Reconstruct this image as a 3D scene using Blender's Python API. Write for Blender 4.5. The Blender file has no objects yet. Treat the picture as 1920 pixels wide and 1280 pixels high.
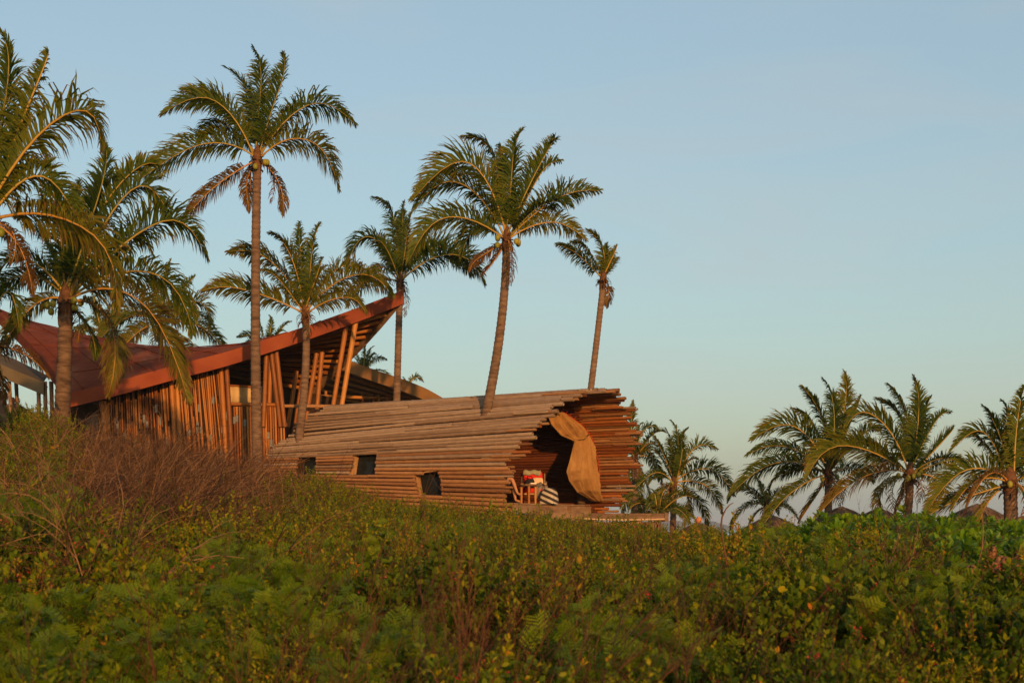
import bpy, bmesh, math, random
import numpy as np
from mathutils import Vector, Matrix, Quaternion

random.seed(7); np.random.seed(7)
sc = bpy.context.scene
COL = sc.collection
R = math.radians

# ------------------------------------------------------------------ camera, sky, sun, exposure
CZ = 3.0                 # eye height above sea level (camera stands on the dune)
F = 2667.0               # focal length in pixels of the 1920 px wide picture (50 mm)
HV = 990.0               # picture row of the horizon
cam = bpy.data.cameras.new('camera'); camo = bpy.data.objects.new('camera', cam); COL.objects.link(camo)
camo.location = (0, 0, CZ); camo.rotation_euler = (R(90), 0, 0)
cam.sensor_width = 36; cam.lens = 36 * F / 1920; cam.shift_y = (HV - 640) / 1920
cam.dof.use_dof = True; cam.dof.focus_distance = 37.0; cam.dof.aperture_fstop = 4.5
cam.clip_start = 0.1; cam.clip_end = 20000
sc.camera = camo

SUN_AZ = R(14)           # right of straight behind the camera
SUN_EL = R(8.5)
sdir = Vector((math.sin(SUN_AZ) * math.cos(SUN_EL), -math.cos(SUN_AZ) * math.cos(SUN_EL), math.sin(SUN_EL)))
w = bpy.data.worlds.new('World'); sc.world = w; w.use_nodes = True
wt = w.node_tree; wt.nodes.clear()
sky = wt.nodes.new('ShaderNodeTexSky'); sky.sky_type = 'NISHITA'; sky.sun_disc = False
sky.sun_elevation = SUN_EL; sky.sun_rotation = math.atan2(sdir.x, sdir.y)
sky.air_density = 1.3; sky.dust_density = 2.0; sky.ozone_density = 3.0; sky.altitude = 0
bg = wt.nodes.new('ShaderNodeBackground'); bg.inputs[1].default_value = 0.132
wo = wt.nodes.new('ShaderNodeOutputWorld')
sky_lift = wt.nodes.new('ShaderNodeVectorMath'); sky_lift.operation = 'ADD'; sky_lift.inputs[1].default_value = (1.54, 1.76, 1.70)   # flat tone added to the whole sky to lift and tint it
wtc = wt.nodes.new('ShaderNodeTexCoord'); wmp = wt.nodes.new('ShaderNodeMapping'); wmp.inputs['Scale'].default_value = (1.6, 1.6, 7.0); wmp.inputs['Rotation'].default_value = (R(14), R(20), 0)
wno = wt.nodes.new('ShaderNodeTexNoise'); wno.inputs['Scale'].default_value = 2.2; wno.inputs['Detail'].default_value = 7; wno.inputs['Distortion'].default_value = 0.6
wmr = wt.nodes.new('ShaderNodeMapRange'); wmr.inputs['From Min'].default_value = 0.48; wmr.inputs['From Max'].default_value = 0.85; wmr.inputs['To Max'].default_value = 0.5
wmx = wt.nodes.new('ShaderNodeMix'); wmx.data_type = 'RGBA'; wmx.inputs['B'].default_value = (4.0, 4.2, 4.1, 1)   # thin high cloud
wt.links.new(wtc.outputs['Generated'], wmp.inputs[0]); wt.links.new(wmp.outputs[0], wno.inputs['Vector']); wt.links.new(wno.outputs['Fac'], wmr.inputs['Value']); wt.links.new(wmr.outputs[0], wmx.inputs['Factor'])
wt.links.new(sky.outputs[0], sky_lift.inputs[0]); wt.links.new(sky_lift.outputs[0], wmx.inputs['A']); wt.links.new(wmx.outputs['Result'], bg.inputs[0]); wt.links.new(bg.outputs[0], wo.inputs[0])
sl = bpy.data.lights.new('sun', 'SUN'); sl.energy = 5.0; sl.angle = R(0.6); sl.color = (1.0, 0.495, 0.17)
so = bpy.data.objects.new('sun', sl); COL.objects.link(so); so.location = (30, -40, 30)
so.rotation_euler = (-sdir).to_track_quat('-Z', 'Y').to_euler()
sc.view_settings.view_transform = 'Standard'; sc.view_settings.look = 'None'
sc.view_settings.exposure = 0.0; sc.view_settings.gamma = 1.0
sc.cycles.max_bounces = 6; sc.cycles.transparent_max_bounces = 8
sc.cycles.use_denoising = True

# ------------------------------------------------------------------ helpers
def at(u, v, Y):
    return Vector(((u - 960) / F * Y, Y, CZ + (HV - v) / F * Y))

def tag(o, label=None, cat=None, group=None, kind=None):
    if label: o['label'] = label
    if cat: o['category'] = cat
    if group: o['group'] = group
    if kind: o['kind'] = kind
    return o

def empty(name, loc):
    o = bpy.data.objects.new(name, None); COL.objects.link(o); o.location = loc
    o.empty_display_size = 0.2
    return o

def adopt(o, parent):
    if parent is not None:
        o.parent = parent
        p = parent; off = Vector((0, 0, 0))
        if p.type == 'EMPTY':
            off = Vector(p.location)
            o.matrix_parent_inverse = Matrix.Translation(-off)
        else:
            o.matrix_parent_inverse = p.matrix_basis.inverted()
    return o

class MB:
    def __init__(s): s.v = []; s.f = []; s.m = []; s.a = []; s.sm = []
    def add(s, vs, fs, mi=0, att=None, smooth=False):
        o = len(s.v); s.v.extend(vs)
        for f in fs:
            s.f.append(tuple(i + o for i in f)); s.m.append(mi); s.sm.append(smooth)
        if att is None: att = 0.0
        if isinstance(att, (int, float)): s.a.extend([att] * len(vs))
        else: s.a.extend(att)
    def box(s, c, ax, ay, az, mi=0):
        c = Vector(c); ax = Vector(ax); ay = Vector(ay); az = Vector(az)
        vs = [c + ax * i + ay * j + az * k for i in (-1, 1) for j in (-1, 1) for k in (-1, 1)]
        s.add(vs, [(0, 1, 3, 2), (4, 6, 7, 5), (0, 4, 5, 1), (2, 3, 7, 6), (0, 2, 6, 4), (1, 5, 7, 3)], mi)
    def tube(s, pts, rad, n=6, mi=0, att=0.0, cap=True, smooth=True):
        pts = [Vector(p) for p in pts]; N = len(pts)
        if isinstance(rad, (int, float)): rad = [rad] * N
        vs = []
        ref = None
        for i in range(N):
            t = (pts[min(i + 1, N - 1)] - pts[max(i - 1, 0)])
            if t.length < 1e-9: t = Vector((0, 0, 1))
            t.normalize()
            if ref is None:
                ref = t.orthogonal().normalized()
            ref = (ref - t * ref.dot(t))
            if ref.length < 1e-6: ref = t.orthogonal()
            ref.normalize(); b = t.cross(ref)
            for k in range(n):
                a = 2 * math.pi * k / n
                vs.append(pts[i] + (ref * math.cos(a) + b * math.sin(a)) * rad[i])
        fs = []
        for i in range(N - 1):
            for k in range(n):
                k2 = (k + 1) % n
                fs.append((i * n + k, i * n + k2, (i + 1) * n + k2, (i + 1) * n + k))
        s.add(vs, fs, mi, att, smooth)
        if cap:
            o = len(s.v) - len(vs)
            s.f.append(tuple(o + k for k in reversed(range(n)))); s.m.append(mi); s.sm.append(False)
            s.f.append(tuple(o + (N - 1) * n + k for k in range(n))); s.m.append(mi); s.sm.append(False)
    def mesh(s, name, mats):
        me = bpy.data.meshes.new(name)
        me.from_pydata([tuple(p) for p in s.v], [], s.f)
        for m in (mats if isinstance(mats, (list, tuple)) else [mats]): me.materials.append(m)
        me.polygons.foreach_set('material_index', s.m)
        me.polygons.foreach_set('use_smooth', s.sm)
        if any(s.a):
            at_ = me.attributes.new('dry', 'FLOAT', 'POINT'); at_.data.foreach_set('value', s.a)
        me.update()
        return me
    def build(s, name, mats, parent=None):
        o = bpy.data.objects.new(name, s.mesh(name, mats)); COL.objects.link(o)
        adopt(o, parent)
        return o

def bez(p0, p1, p2, n):
    return [(p0 * (1 - t) ** 2 + p1 * (2 * t * (1 - t)) + p2 * t * t) for t in [i / (n - 1) for i in range(n)]]

def through(p0, m, p2, n):
    return bez(p0, m * 2 - (p0 + p2) * 0.5, p2, n)

# ------------------------------------------------------------------ materials
def newmat(name):
    m = bpy.data.materials.new(name); m.use_nodes = True
    nt = m.node_tree; nt.nodes.clear()
    return m, nt

def ramp(nt, stops):
    r = nt.nodes.new('ShaderNodeValToRGB')
    e = r.color_ramp.elements
    while len(e) < len(stops): e.new(0.5)
    for x, (p, c) in zip(e, stops): x.position = p; x.color = (*c, 1)
    return r

def wood(name, stops, scale=(9, 9, 1.2), rough=0.7, bump=0.25, rnd=0.35, spec=0.25, detail=6):
    """grain stretched along the local z axis, a random tone per object"""
    m, nt = newmat(name); L = nt.links.new
    tc = nt.nodes.new('ShaderNodeTexCoord'); mp = nt.nodes.new('ShaderNodeMapping')
    oi = nt.nodes.new('ShaderNodeObjectInfo')
    ad = nt.nodes.new('ShaderNodeVectorMath'); ad.operation = 'ADD'
    ml = nt.nodes.new('ShaderNodeVectorMath'); ml.operation = 'SCALE'; ml.inputs[3].default_value = 37.0
    cv = nt.nodes.new('ShaderNodeCombineXYZ')
    for i in range(3): L(oi.outputs['Random'], cv.inputs[i])
    L(cv.outputs[0], ml.inputs[0]); L(tc.outputs['Object'], ad.inputs[0]); L(ml.outputs[0], ad.inputs[1])
    L(ad.outputs[0], mp.inputs[0]); mp.inputs['Scale'].default_value = scale
    no = nt.nodes.new('ShaderNodeTexNoise'); no.inputs['Scale'].default_value = 1.0; no.inputs['Detail'].default_value = detail
    no.inputs['Roughness'].default_value = 0.65
    L(mp.outputs[0], no.inputs['Vector'])
    mx = nt.nodes.new('ShaderNodeMath'); mx.operation = 'MULTIPLY_ADD'
    sb = nt.nodes.new('ShaderNodeMath'); sb.operation = 'SUBTRACT'; sb.inputs[1].default_value = 0.5
    L(oi.outputs['Random'], sb.inputs[0]); L(sb.outputs[0], mx.inputs[0]); mx.inputs[1].default_value = rnd
    L(no.outputs['Fac'], mx.inputs[2])
    r = ramp(nt, stops); L(mx.outputs[0], r.inputs[0])
    bs = nt.nodes.new('ShaderNodeBsdfPrincipled'); L(r.outputs[0], bs.inputs['Base Color'])
    bs.inputs['Roughness'].default_value = rough; bs.inputs['Specular IOR Level'].default_value = spec
    bp = nt.nodes.new('ShaderNodeBump'); bp.inputs['Strength'].default_value = bump; bp.inputs['Distance'].default_value = 0.01
    L(no.outputs['Fac'], bp.inputs['Height']); L(bp.outputs[0], bs.inputs['Normal'])
    o = nt.nodes.new('ShaderNodeOutputMaterial'); L(bs.outputs[0], o.inputs[0])
    return m

def noisemat(name, stops, scale=3.0, rough=0.8, bump=0.2, coord='Object', detail=8, spec=0.2, bdist=0.02, stretch=(1, 1, 1)):
    m, nt = newmat(name); L = nt.links.new
    tc = nt.nodes.new('ShaderNodeTexCoord'); mp = nt.nodes.new('ShaderNodeMapping'); mp.inputs['Scale'].default_value = stretch
    no = nt.nodes.new('ShaderNodeTexNoise')
    no.inputs['Scale'].default_value = scale; no.inputs['Detail'].default_value = detail; no.inputs['Roughness'].default_value = 0.6
    L(tc.outputs[coord], mp.inputs[0]); L(mp.outputs[0], no.inputs['Vector'])
    r = ramp(nt, stops); L(no.outputs['Fac'], r.inputs[0])
    bs = nt.nodes.new('ShaderNodeBsdfPrincipled'); L(r.outputs[0], bs.inputs['Base Color'])
    bs.inputs['Roughness'].default_value = rough; bs.inputs['Specular IOR Level'].default_value = spec
    if bump:
        bp = nt.nodes.new('ShaderNodeBump'); bp.inputs['Strength'].default_value = bump; bp.inputs['Distance'].default_value = bdist
        L(no.outputs['Fac'], bp.inputs['Height']); L(bp.outputs[0], bs.inputs['Normal'])
    o = nt.nodes.new('ShaderNodeOutputMaterial'); L(bs.outputs[0], o.inputs[0])
    return m

def leafmat(name, stops, trans=0.3, rough=0.45, spec=0.3, use_dry=False, rnd=0.5, nscale=2.0, tboost=1.3, patch_=0.0):
    """thin leaf: diffuse/gloss mixed with translucency; colour from the 'dry' attribute, a random per object and noise"""
    m, nt = newmat(name); L = nt.links.new
    at_ = nt.nodes.new('ShaderNodeAttribute'); at_.attribute_name = 'dry'
    oi = nt.nodes.new('ShaderNodeObjectInfo')
    tc = nt.nodes.new('ShaderNodeTexCoord')
    no = nt.nodes.new('ShaderNodeTexNoise'); no.inputs['Scale'].default_value = nscale; no.inputs['Detail'].default_value = 3
    L(tc.outputs['Object'], no.inputs['Vector'])
    a = nt.nodes.new('ShaderNodeMath'); a.operation = 'MULTIPLY_ADD'; a.inputs[1].default_value = rnd; 
    s1 = nt.nodes.new('ShaderNodeMath'); s1.operation = 'SUBTRACT'; s1.inputs[1].default_value = 0.5
    L(oi.outputs['Random'], s1.inputs[0]); L(s1.outputs[0], a.inputs[0]); L(at_.outputs['Fac'], a.inputs[2])
    b = nt.nodes.new('ShaderNodeMath'); b.operation = 'MULTIPLY_ADD'; b.inputs[1].default_value = 0.35
    s2 = nt.nodes.new('ShaderNodeMath'); s2.operation = 'SUBTRACT'; s2.inputs[1].default_value = 0.5
    L(no.outputs['Fac'], s2.inputs[0]); L(s2.outputs[0], b.inputs[0]); L(a.outputs[0], b.inputs[2])
    if patch_:
        n2 = nt.nodes.new('ShaderNodeTexNoise'); n2.inputs['Scale'].default_value = 0.55; n2.inputs['Detail'].default_value = 2
        L(oi.outputs['Location'], n2.inputs['Vector'])
        s3 = nt.nodes.new('ShaderNodeMath'); s3.operation = 'SUBTRACT'; s3.inputs[1].default_value = 0.5; L(n2.outputs['Fac'], s3.inputs[0])
        c = nt.nodes.new('ShaderNodeMath'); c.operation = 'MULTIPLY_ADD'; c.inputs[1].default_value = patch_; L(s3.outputs[0], c.inputs[0]); L(b.outputs[0], c.inputs[2]); b = c
    r = ramp(nt, stops); L(b.outputs[0], r.inputs[0])
    bs = nt.nodes.new('ShaderNodeBsdfPrincipled'); L(r.outputs[0], bs.inputs['Base Color'])
    bs.inputs['Roughness'].default_value = rough; bs.inputs['Specular IOR Level'].default_value = spec
    tr = nt.nodes.new('ShaderNodeBsdfTranslucent')
    hs = nt.nodes.new('ShaderNodeHueSaturation'); hs.inputs['Value'].default_value = tboost
    L(r.outputs[0], hs.inputs['Color']); L(hs.outputs[0], tr.inputs[0])
    mx = nt.nodes.new('ShaderNodeMixShader'); mx.inputs[0].default_value = trans
    L(bs.outputs[0], mx.inputs[1]); L(tr.outputs[0], mx.inputs[2])
    o = nt.nodes.new('ShaderNodeOutputMaterial'); L(mx.outputs[0], o.inputs[0])
    return m

M = {}
M['bamboo_grey'] = wood('weathered_bamboo', [(0.25, (0.075, 0.042, 0.022)), (0.45, (0.20, 0.125, 0.072)), (0.62, (0.31, 0.215, 0.135)), (0.8, (0.40, 0.30, 0.20))], scale=(9, 9, 2.6), rnd=0.22, bump=0.5)
M['bamboo_mid'] = wood('bamboo', [(0.25, (0.07, 0.028, 0.010)), (0.45, (0.20, 0.088, 0.030)), (0.62, (0.30, 0.145, 0.055)), (0.8, (0.38, 0.21, 0.09))], scale=(9, 9, 2.6), rnd=0.25, bump=0.5)
M['bamboo_inner'] = wood('lining_bamboo', [(0.25, (0.08, 0.022, 0.005)), (0.5, (0.22, 0.066, 0.012)), (0.8, (0.34, 0.12, 0.026))], scale=(8, 8, 1.4), rnd=0.45)
M['bamboo_deep'] = wood('dim_stained_bamboo', [(0.25, (0.035, 0.009, 0.003)), (0.5, (0.095, 0.024, 0.006)), (0.8, (0.15, 0.045, 0.012))], scale=(8, 8, 1.4), rnd=0.3)  # dark stained tone, also chosen to dim the inside of the tube
M['bamboo_slat'] = wood('slat_bamboo', [(0.25, (0.085, 0.022, 0.004)), (0.5, (0.24, 0.078, 0.012)), (0.8, (0.38, 0.16, 0.034))], scale=(9, 9, 1.6), rnd=0.6, rough=0.6)
M['bamboo_gold'] = wood('golden_bamboo', [(0.25, (0.12, 0.036, 0.006)), (0.5, (0.32, 0.115, 0.018)), (0.8, (0.46, 0.22, 0.05))], scale=(8, 8, 1.2), rnd=0.45, rough=0.5)
M['dark'] = noisemat('shade_backing', [(0.3, (0.018, 0.010, 0.006)), (0.7, (0.045, 0.024, 0.012))], 4, 0.9)  # near-black tone standing in for the shade inside the house
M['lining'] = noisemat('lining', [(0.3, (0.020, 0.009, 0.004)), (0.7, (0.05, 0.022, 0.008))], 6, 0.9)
M['ply'] = wood('plywood', [(0.3, (0.24, 0.12, 0.045)), (0.7, (0.40, 0.23, 0.10))], scale=(6, 6, 1))
M['beam'] = wood('beam_wood', [(0.3, (0.10, 0.055, 0.03)), (0.55, (0.20, 0.12, 0.065)), (0.8, (0.30, 0.20, 0.12))], scale=(2, 2, 8))
M['roof_red'] = noisemat('red_roof', [(0.3, (0.06, 0.018, 0.010)), (0.45, (0.12, 0.028, 0.013)), (0.56, (0.16, 0.04, 0.018)), (0.72, (0.22, 0.085, 0.045))], 0.55, 0.95, 0.25, detail=10, spec=0.05)
M['fascia_red'] = noisemat('red_fascia', [(0.28, (0.12, 0.022, 0.006)), (0.5, (0.19, 0.036, 0.009)), (0.75, (0.25, 0.065, 0.02))], 0.8, 0.7, 0.2, detail=10)
M['roof_tan'] = noisemat('tan_roof', [(0.25, (0.15, 0.07, 0.020)), (0.75, (0.23, 0.12, 0.04))], 1.2, 0.8, 0.2)
M['roof_grey'] = noisemat('grey_roof', [(0.25, (0.11, 0.078, 0.038)), (0.75, (0.18, 0.135, 0.07))], 1.2, 0.8, 0.2)
M['blind'] = noisemat('woven_blind', [(0.3, (0.42, 0.29, 0.14)), (0.7, (0.54, 0.39, 0.20))], 8, 0.9, 0.2, stretch=(8, 1, 1))
M['slate'] = noisemat('grey_slate', [(0.3, (0.10, 0.10, 0.09)), (0.7, (0.17, 0.165, 0.15))], 5, 0.6)
M['cloth'] = noisemat('canvas', [(0.3, (0.24, 0.12, 0.036)), (0.7, (0.32, 0.175, 0.058))], 3.5, 0.9, 0.55, bdist=0.08, detail=5, stretch=(1.6, 1.6, 0.6))
M['red_cloth'] = noisemat('red_cloth', [(0.3, (0.42, 0.016, 0.008)), (0.7, (0.52, 0.026, 0.012))], 30, 0.85, 0.1, bdist=0.003)
M['beige_cloth'] = noisemat('beige_cloth', [(0.3, (0.50, 0.36, 0.22)), (0.7, (0.60, 0.45, 0.29))], 30, 0.9, 0.1, bdist=0.003)
M['grey_cloth'] = noisemat('grey_cloth', [(0.3, (0.14, 0.12, 0.095)), (0.7, (0.22, 0.19, 0.155))], 20, 0.9, 0.2, bdist=0.003)
M['towel'] = noisemat('towel', [(0.3, (0.20, 0.19, 0.12)), (0.7, (0.30, 0.28, 0.18))], 60, 0.95, 0.3, bdist=0.004)
M['black_cloth'] = noisemat('black_cloth', [(0.3, (0.008, 0.008, 0.008)), (0.7, (0.02, 0.02, 0.02))], 20, 0.9, 0.1)
M['paper'] = noisemat('paper', [(0.3, (0.6, 0.5, 0.36)), (0.7, (0.7, 0.6, 0.45))], 20, 0.8, 0)
M['terracotta'] = noisemat('terracotta', [(0.3, (0.38, 0.13, 0.06)), (0.7, (0.48, 0.19, 0.09))], 9, 0.8)
M['thatch'] = noisemat('thatch', [(0.25, (0.06, 0.032, 0.016)), (0.5, (0.17, 0.10, 0.055)), (0.8, (0.28, 0.18, 0.10))], 9, 0.95, 0.4)
M['trunk'] = wood('palm_trunk', [(0.3, (0.055, 0.032, 0.018)), (0.5, (0.13, 0.080, 0.048)), (0.75, (0.21, 0.14, 0.088))], scale=(3, 3, 14), rough=0.9, bump=0.7, rnd=0.15)
M['fibre'] = noisemat('crown_fibre', [(0.3, (0.045, 0.02, 0.009)), (0.7, (0.15, 0.07, 0.03))], 12, 0.95, 0.4)
M['coconut'] = noisemat('coconut', [(0.3, (0.10, 0.13, 0.012)), (0.7, (0.26, 0.22, 0.025))], 3, 0.45, 0.05)
FR = [(0.0, (0.018, 0.038, 0.003)), (0.22, (0.050, 0.080, 0.005)), (0.48, (0.14, 0.135, 0.009)), (0.72, (0.125, 0.074, 0.015)), (1.0, (0.085, 0.036, 0.012))]
M['frond'] = leafmat('palm_leaflets', FR, trans=0.28, rough=0.55, spec=0.12, rnd=0.2)
M['rachis'] = leafmat('palm_rachis', [(0.0, (0.20, 0.17, 0.03)), (0.3, (0.36, 0.22, 0.035)), (0.65, (0.38, 0.18, 0.04)), (1.0, (0.20, 0.09, 0.03))], trans=0.05, rnd=0.3)
CRO = [(0.0, (0.015, 0.034, 0.002)), (0.3, (0.055, 0.092, 0.003)), (0.55, (0.10, 0.135, 0.004)), (0.8, (0.24, 0.205, 0.006)), (1.0, (0.34, 0.11, 0.010))]
M['croton'] = leafmat('shrub_leaf', CRO, trans=0.25, rough=0.55, spec=0.10, rnd=0.25, nscale=6, patch_=0.9)
M['mimosa'] = leafmat('fine_leaf', [(0.0, (0.045, 0.095, 0.003)), (0.5, (0.115, 0.18, 0.005)), (1.0, (0.21, 0.24, 0.007))], trans=0.32, rnd=0.5, rough=0.6, spec=0.2)
M['scaevola'] = leafmat('hedge_leaf', [(0.0, (0.04, 0.10, 0.005)), (0.5, (0.09, 0.185, 0.007)), (1.0, (0.19, 0.26, 0.010))], trans=0.3, rough=0.45, spec=0.18, rnd=0.4)
M['stem'] = leafmat('red_stem', [(0.0, (0.028, 0.010, 0.004)), (0.5, (0.075, 0.026, 0.009)), (1.0, (0.15, 0.06, 0.020))], trans=0.0, rough=0.8, rnd=0.8)
M['straw'] = leafmat('dry_twig', [(0.0, (0.025, 0.010, 0.003)), (0.45, (0.09, 0.040, 0.014)), (1.0, (0.25, 0.135, 0.058))], trans=0.0, rough=0.85, rnd=0.8)
M['flower'] = leafmat('red_bits', [(0.0, (0.14, 0.012, 0.008)), (1.0, (0.3, 0.03, 0.015))], trans=0.1, rnd=0.6)
M['soil'] = noisemat('soil', [(0.3, (0.03, 0.018, 0.008)), (0.7, (0.085, 0.055, 0.028))], 2.5, 0.95, 0.5, bdist=0.05)
M['cactus'] = noisemat('cactus', [(0.3, (0.15, 0.06, 0.025)), (0.7, (0.25, 0.12, 0.045))], 5, 0.7, 0.2)
M['spine'] = noisemat('spines', [(0.3, (0.03, 0.015, 0.01)), (0.7, (0.06, 0.03, 0.02))], 5, 0.8, 0)
M['skin'] = noisemat('skin', [(0.3, (0.34, 0.16, 0.085)), (0.7, (0.42, 0.21, 0.12))], 12, 0.5, 0.05)
M['hair'] = noisemat('hair', [(0.3, (0.012, 0.008, 0.006)), (0.7, (0.03, 0.02, 0.012))], 40, 0.6, 0.3)
M['rope'] = noisemat('rope', [(0.3, (0.40, 0.26, 0.14)), (0.7, (0.55, 0.38, 0.22))], 60, 0.9, 0.3)
M['red_cord'] = noisemat('red_cord', [(0.3, (0.30, 0.04, 0.015)), (0.7, (0.40, 0.06, 0.02))], 60, 0.9, 0.3)
M['hill'] = noisemat('hill_scrub', [(0.3, (0.05, 0.065, 0.04)), (0.7, (0.09, 0.09, 0.06))], 0.01, 0.95, 0)
def glass():
    m, nt = newmat('window_glass')
    bs = nt.nodes.new('ShaderNodeBsdfPrincipled'); bs.inputs['Base Color'].default_value = (0.012, 0.014, 0.013, 1)
    bs.inputs['Roughness'].default_value = 0.12; bs.inputs['Specular IOR Level'].default_value = 0.12
    o = nt.nodes.new('ShaderNodeOutputMaterial'); nt.links.new(bs.outputs[0], o.inputs[0]); return m
M['glass'] = glass()
def water():
    m, nt = newmat('sea_water')
    bs = nt.nodes.new('ShaderNodeBsdfPrincipled'); bs.inputs['Base Color'].default_value = (0.03, 0.07, 0.09, 1)
    bs.inputs['Roughness'].default_value = 0.2
    tc = nt.nodes.new('ShaderNodeTexCoord'); no = nt.nodes.new('ShaderNodeTexNoise'); no.inputs['Scale'].default_value = 0.3
    bp = nt.nodes.new('ShaderNodeBump'); bp.inputs['Strength'].default_value = 0.5
    nt.links.new(tc.outputs['Object'], no.inputs['Vector']); nt.links.new(no.outputs['Fac'], bp.inputs['Height']); nt.links.new(bp.outputs[0], bs.inputs['Normal'])
    o = nt.nodes.new('ShaderNodeOutputMaterial'); nt.links.new(bs.outputs[0], o.inputs[0]); return m
M['water'] = water()
def stripes():
    m, nt = newmat('striped_blanket'); L = nt.links.new
    tc = nt.nodes.new('ShaderNodeTexCoord'); mp = nt.nodes.new('ShaderNodeMapping'); mp.inputs['Rotation'].default_value = (0, R(-25), 0)
    wv = nt.nodes.new('ShaderNodeTexWave'); wv.bands_direction = 'Z'; wv.inputs['Scale'].default_value = 2.3; wv.inputs['Distortion'].default_value = 0.5
    r = ramp(nt, [(0.0, (0.02, 0.016, 0.014)), (0.42, (0.025, 0.02, 0.016)), (0.5, (0.22, 0.18, 0.13)), (0.7, (0.40, 0.34, 0.26))])
    L(tc.outputs['Object'], mp.inputs[0]); L(mp.outputs[0], wv.inputs['Vector']); L(wv.outputs['Fac'], r.inputs[0])
    bs = nt.nodes.new('ShaderNodeBsdfPrincipled'); bs.inputs['Roughness'].default_value = 0.95; L(r.outputs[0], bs.inputs['Base Color'])
    o = nt.nodes.new('ShaderNodeOutputMaterial'); L(bs.outputs[0], o.inputs[0]); return m
M['stripes'] = stripes()

# ------------------------------------------------------------------ terrain
VT_U = [-600, -200, 0, 60, 100, 150, 220, 300, 380, 450, 520, 560, 600, 650, 720, 780, 900, 1000, 1100, 1250, 1400, 1480, 1560, 1620, 1700, 1780, 1850, 1920, 2200, 2600]
VT_V = [800, 790, 792, 778, 802, 842, 850, 862, 884, 906, 912, 900, 906, 924, 944, 955, 967, 977, 991, 1002, 1008, 988, 974, 968, 969, 976, 989, 995, 1004, 1012]
def fbm(x, y, s):
    return (np.sin(x * 1.3 * s + 1.7) * np.cos(y * 1.1 * s + 0.4) + 0.5 * np.sin(x * 2.7 * s + y * 1.9 * s + 2.2) + 0.35 * np.cos(x * 4.9 * s - y * 4.1 * s + 0.9)) / 1.85
def canopy(x, y):
    """height of the top of the plant cover at a place on the dune, above sea level"""
    x = np.asarray(x, float); y = np.asarray(y, float)
    yy = np.maximum(y, 4.0)
    u = np.clip(960 + F * x / yy, -600, 2600)
    vt = np.interp(u, VT_U, VT_V)
    yr = np.interp(u, [-600, 1150, 1420, 1600, 2600], [33, 34, 25, 20, 19])
    zr = (HV - vt) / F * yr
    t = np.clip((yy - 6.5) / (yr - 6.5), 0, 1)
    z = -0.74 + (zr + 0.74) * t ** 0.92
    z = z + (0.12 * fbm(x, y, 1.0) + 0.09 * fbm(x + 9, y * 1.2, 2.3)) * (1 - 0.55 * t)
    over = np.clip((yy - yr) / 9.0, 0, 1); over = over * over * (3 - 2 * over)
    low = np.interp(u, [900, 1350], [0.0, 1.0])
    z = z * (1 - over * low) + (-1.35) * over * low
    far = np.clip((yy - 62) / 40, 0, 1)
    z = z * (1 - far) + (-2.9) * far
    return z + CZ
def ground(x, y): return canopy(x, y) - 0.75
def gz(x, y): return float(ground(x, y))

def grid_sheet():
    def sp(a, b, dense, n):
        t = np.linspace(-1, 1, n); return np.where(t < 0, -abs(a), b) * np.abs(np.sinh(t * dense) / np.sinh(dense))
    xs = sp(-3000, 3000, 7.0, 220); ys = sp(-600, 400, 5, 60); ys = ys[ys < 0]
    ys = np.concatenate([ys, np.arange(0, 46, 0.5), 46 * (3200 / 46) ** np.linspace(0, 1, 40)])
    X, Y = np.meshgrid(xs, ys)
    Z = ground(X, Y)
    Z = np.where(Y > 110, np.minimum(Z, -0.6), Z)
    nx, ny = len(xs), len(ys)
    V = np.stack([X, Y, Z], -1).reshape(-1, 3)
    idx = np.arange(nx * ny).reshape(ny, nx)
    Fc = np.stack([idx[:-1, :-1], idx[:-1, 1:], idx[1:, 1:], idx[1:, :-1]], -1).reshape(-1, 4)
    me = bpy.data.meshes.new('ground'); me.from_pydata(V.tolist(), [], Fc.tolist()); me.materials.append(M['soil'])
    me.polygons.foreach_set('use_smooth', [True] * len(me.polygons))
    o = bpy.data.objects.new('ground', me); COL.objects.link(o); tag(o, kind='structure')
grid_sheet()
b = MB(); b.add([(-5000, 100, 0), (5000, 100, 0), (5000, 6000, 0), (-5000, 6000, 0)], [(0, 1, 2, 3)])
tag(b.build('sea', M['water']), kind='structure')
def hills():
    b = MB(); n = 60; Y0 = 2600
    vs = []; fs = []
    for i in range(n):
        u = 700 + i * 12.5
        top = 14 * math.exp(-((u - 1250) / 75) ** 2) + 9 * math.exp(-((u - 1335) / 30) ** 2) + 6 * math.exp(-((u - 1050) / 120) ** 2) + 1.2 * math.sin(u * 0.09)
        top = max(top, 0.4) * (1 if u < 1390 else max(0, 1 - (u - 1390) / 30))
        x = (u - 960) / F * Y0
        for k, (dy, h) in enumerate([(-260, 0.0), (-120, 0.55), (0, 1.0), (160, 0.5), (300, 0.0)]):
            vs.append((x, Y0 + dy + 40 * math.sin(i * 0.7 + k), -1 + h * (top / F * Y0 + CZ + 1)))
    for i in range(n - 1):
        for k in range(4):
            fs.append((i * 5 + k, (i + 1) * 5 + k, (i + 1) * 5 + k + 1, i * 5 + k + 1))
    b.add(vs, fs, smooth=True)
    tag(b.build('far_hills', M['hill']), kind='structure')
hills()

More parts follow.
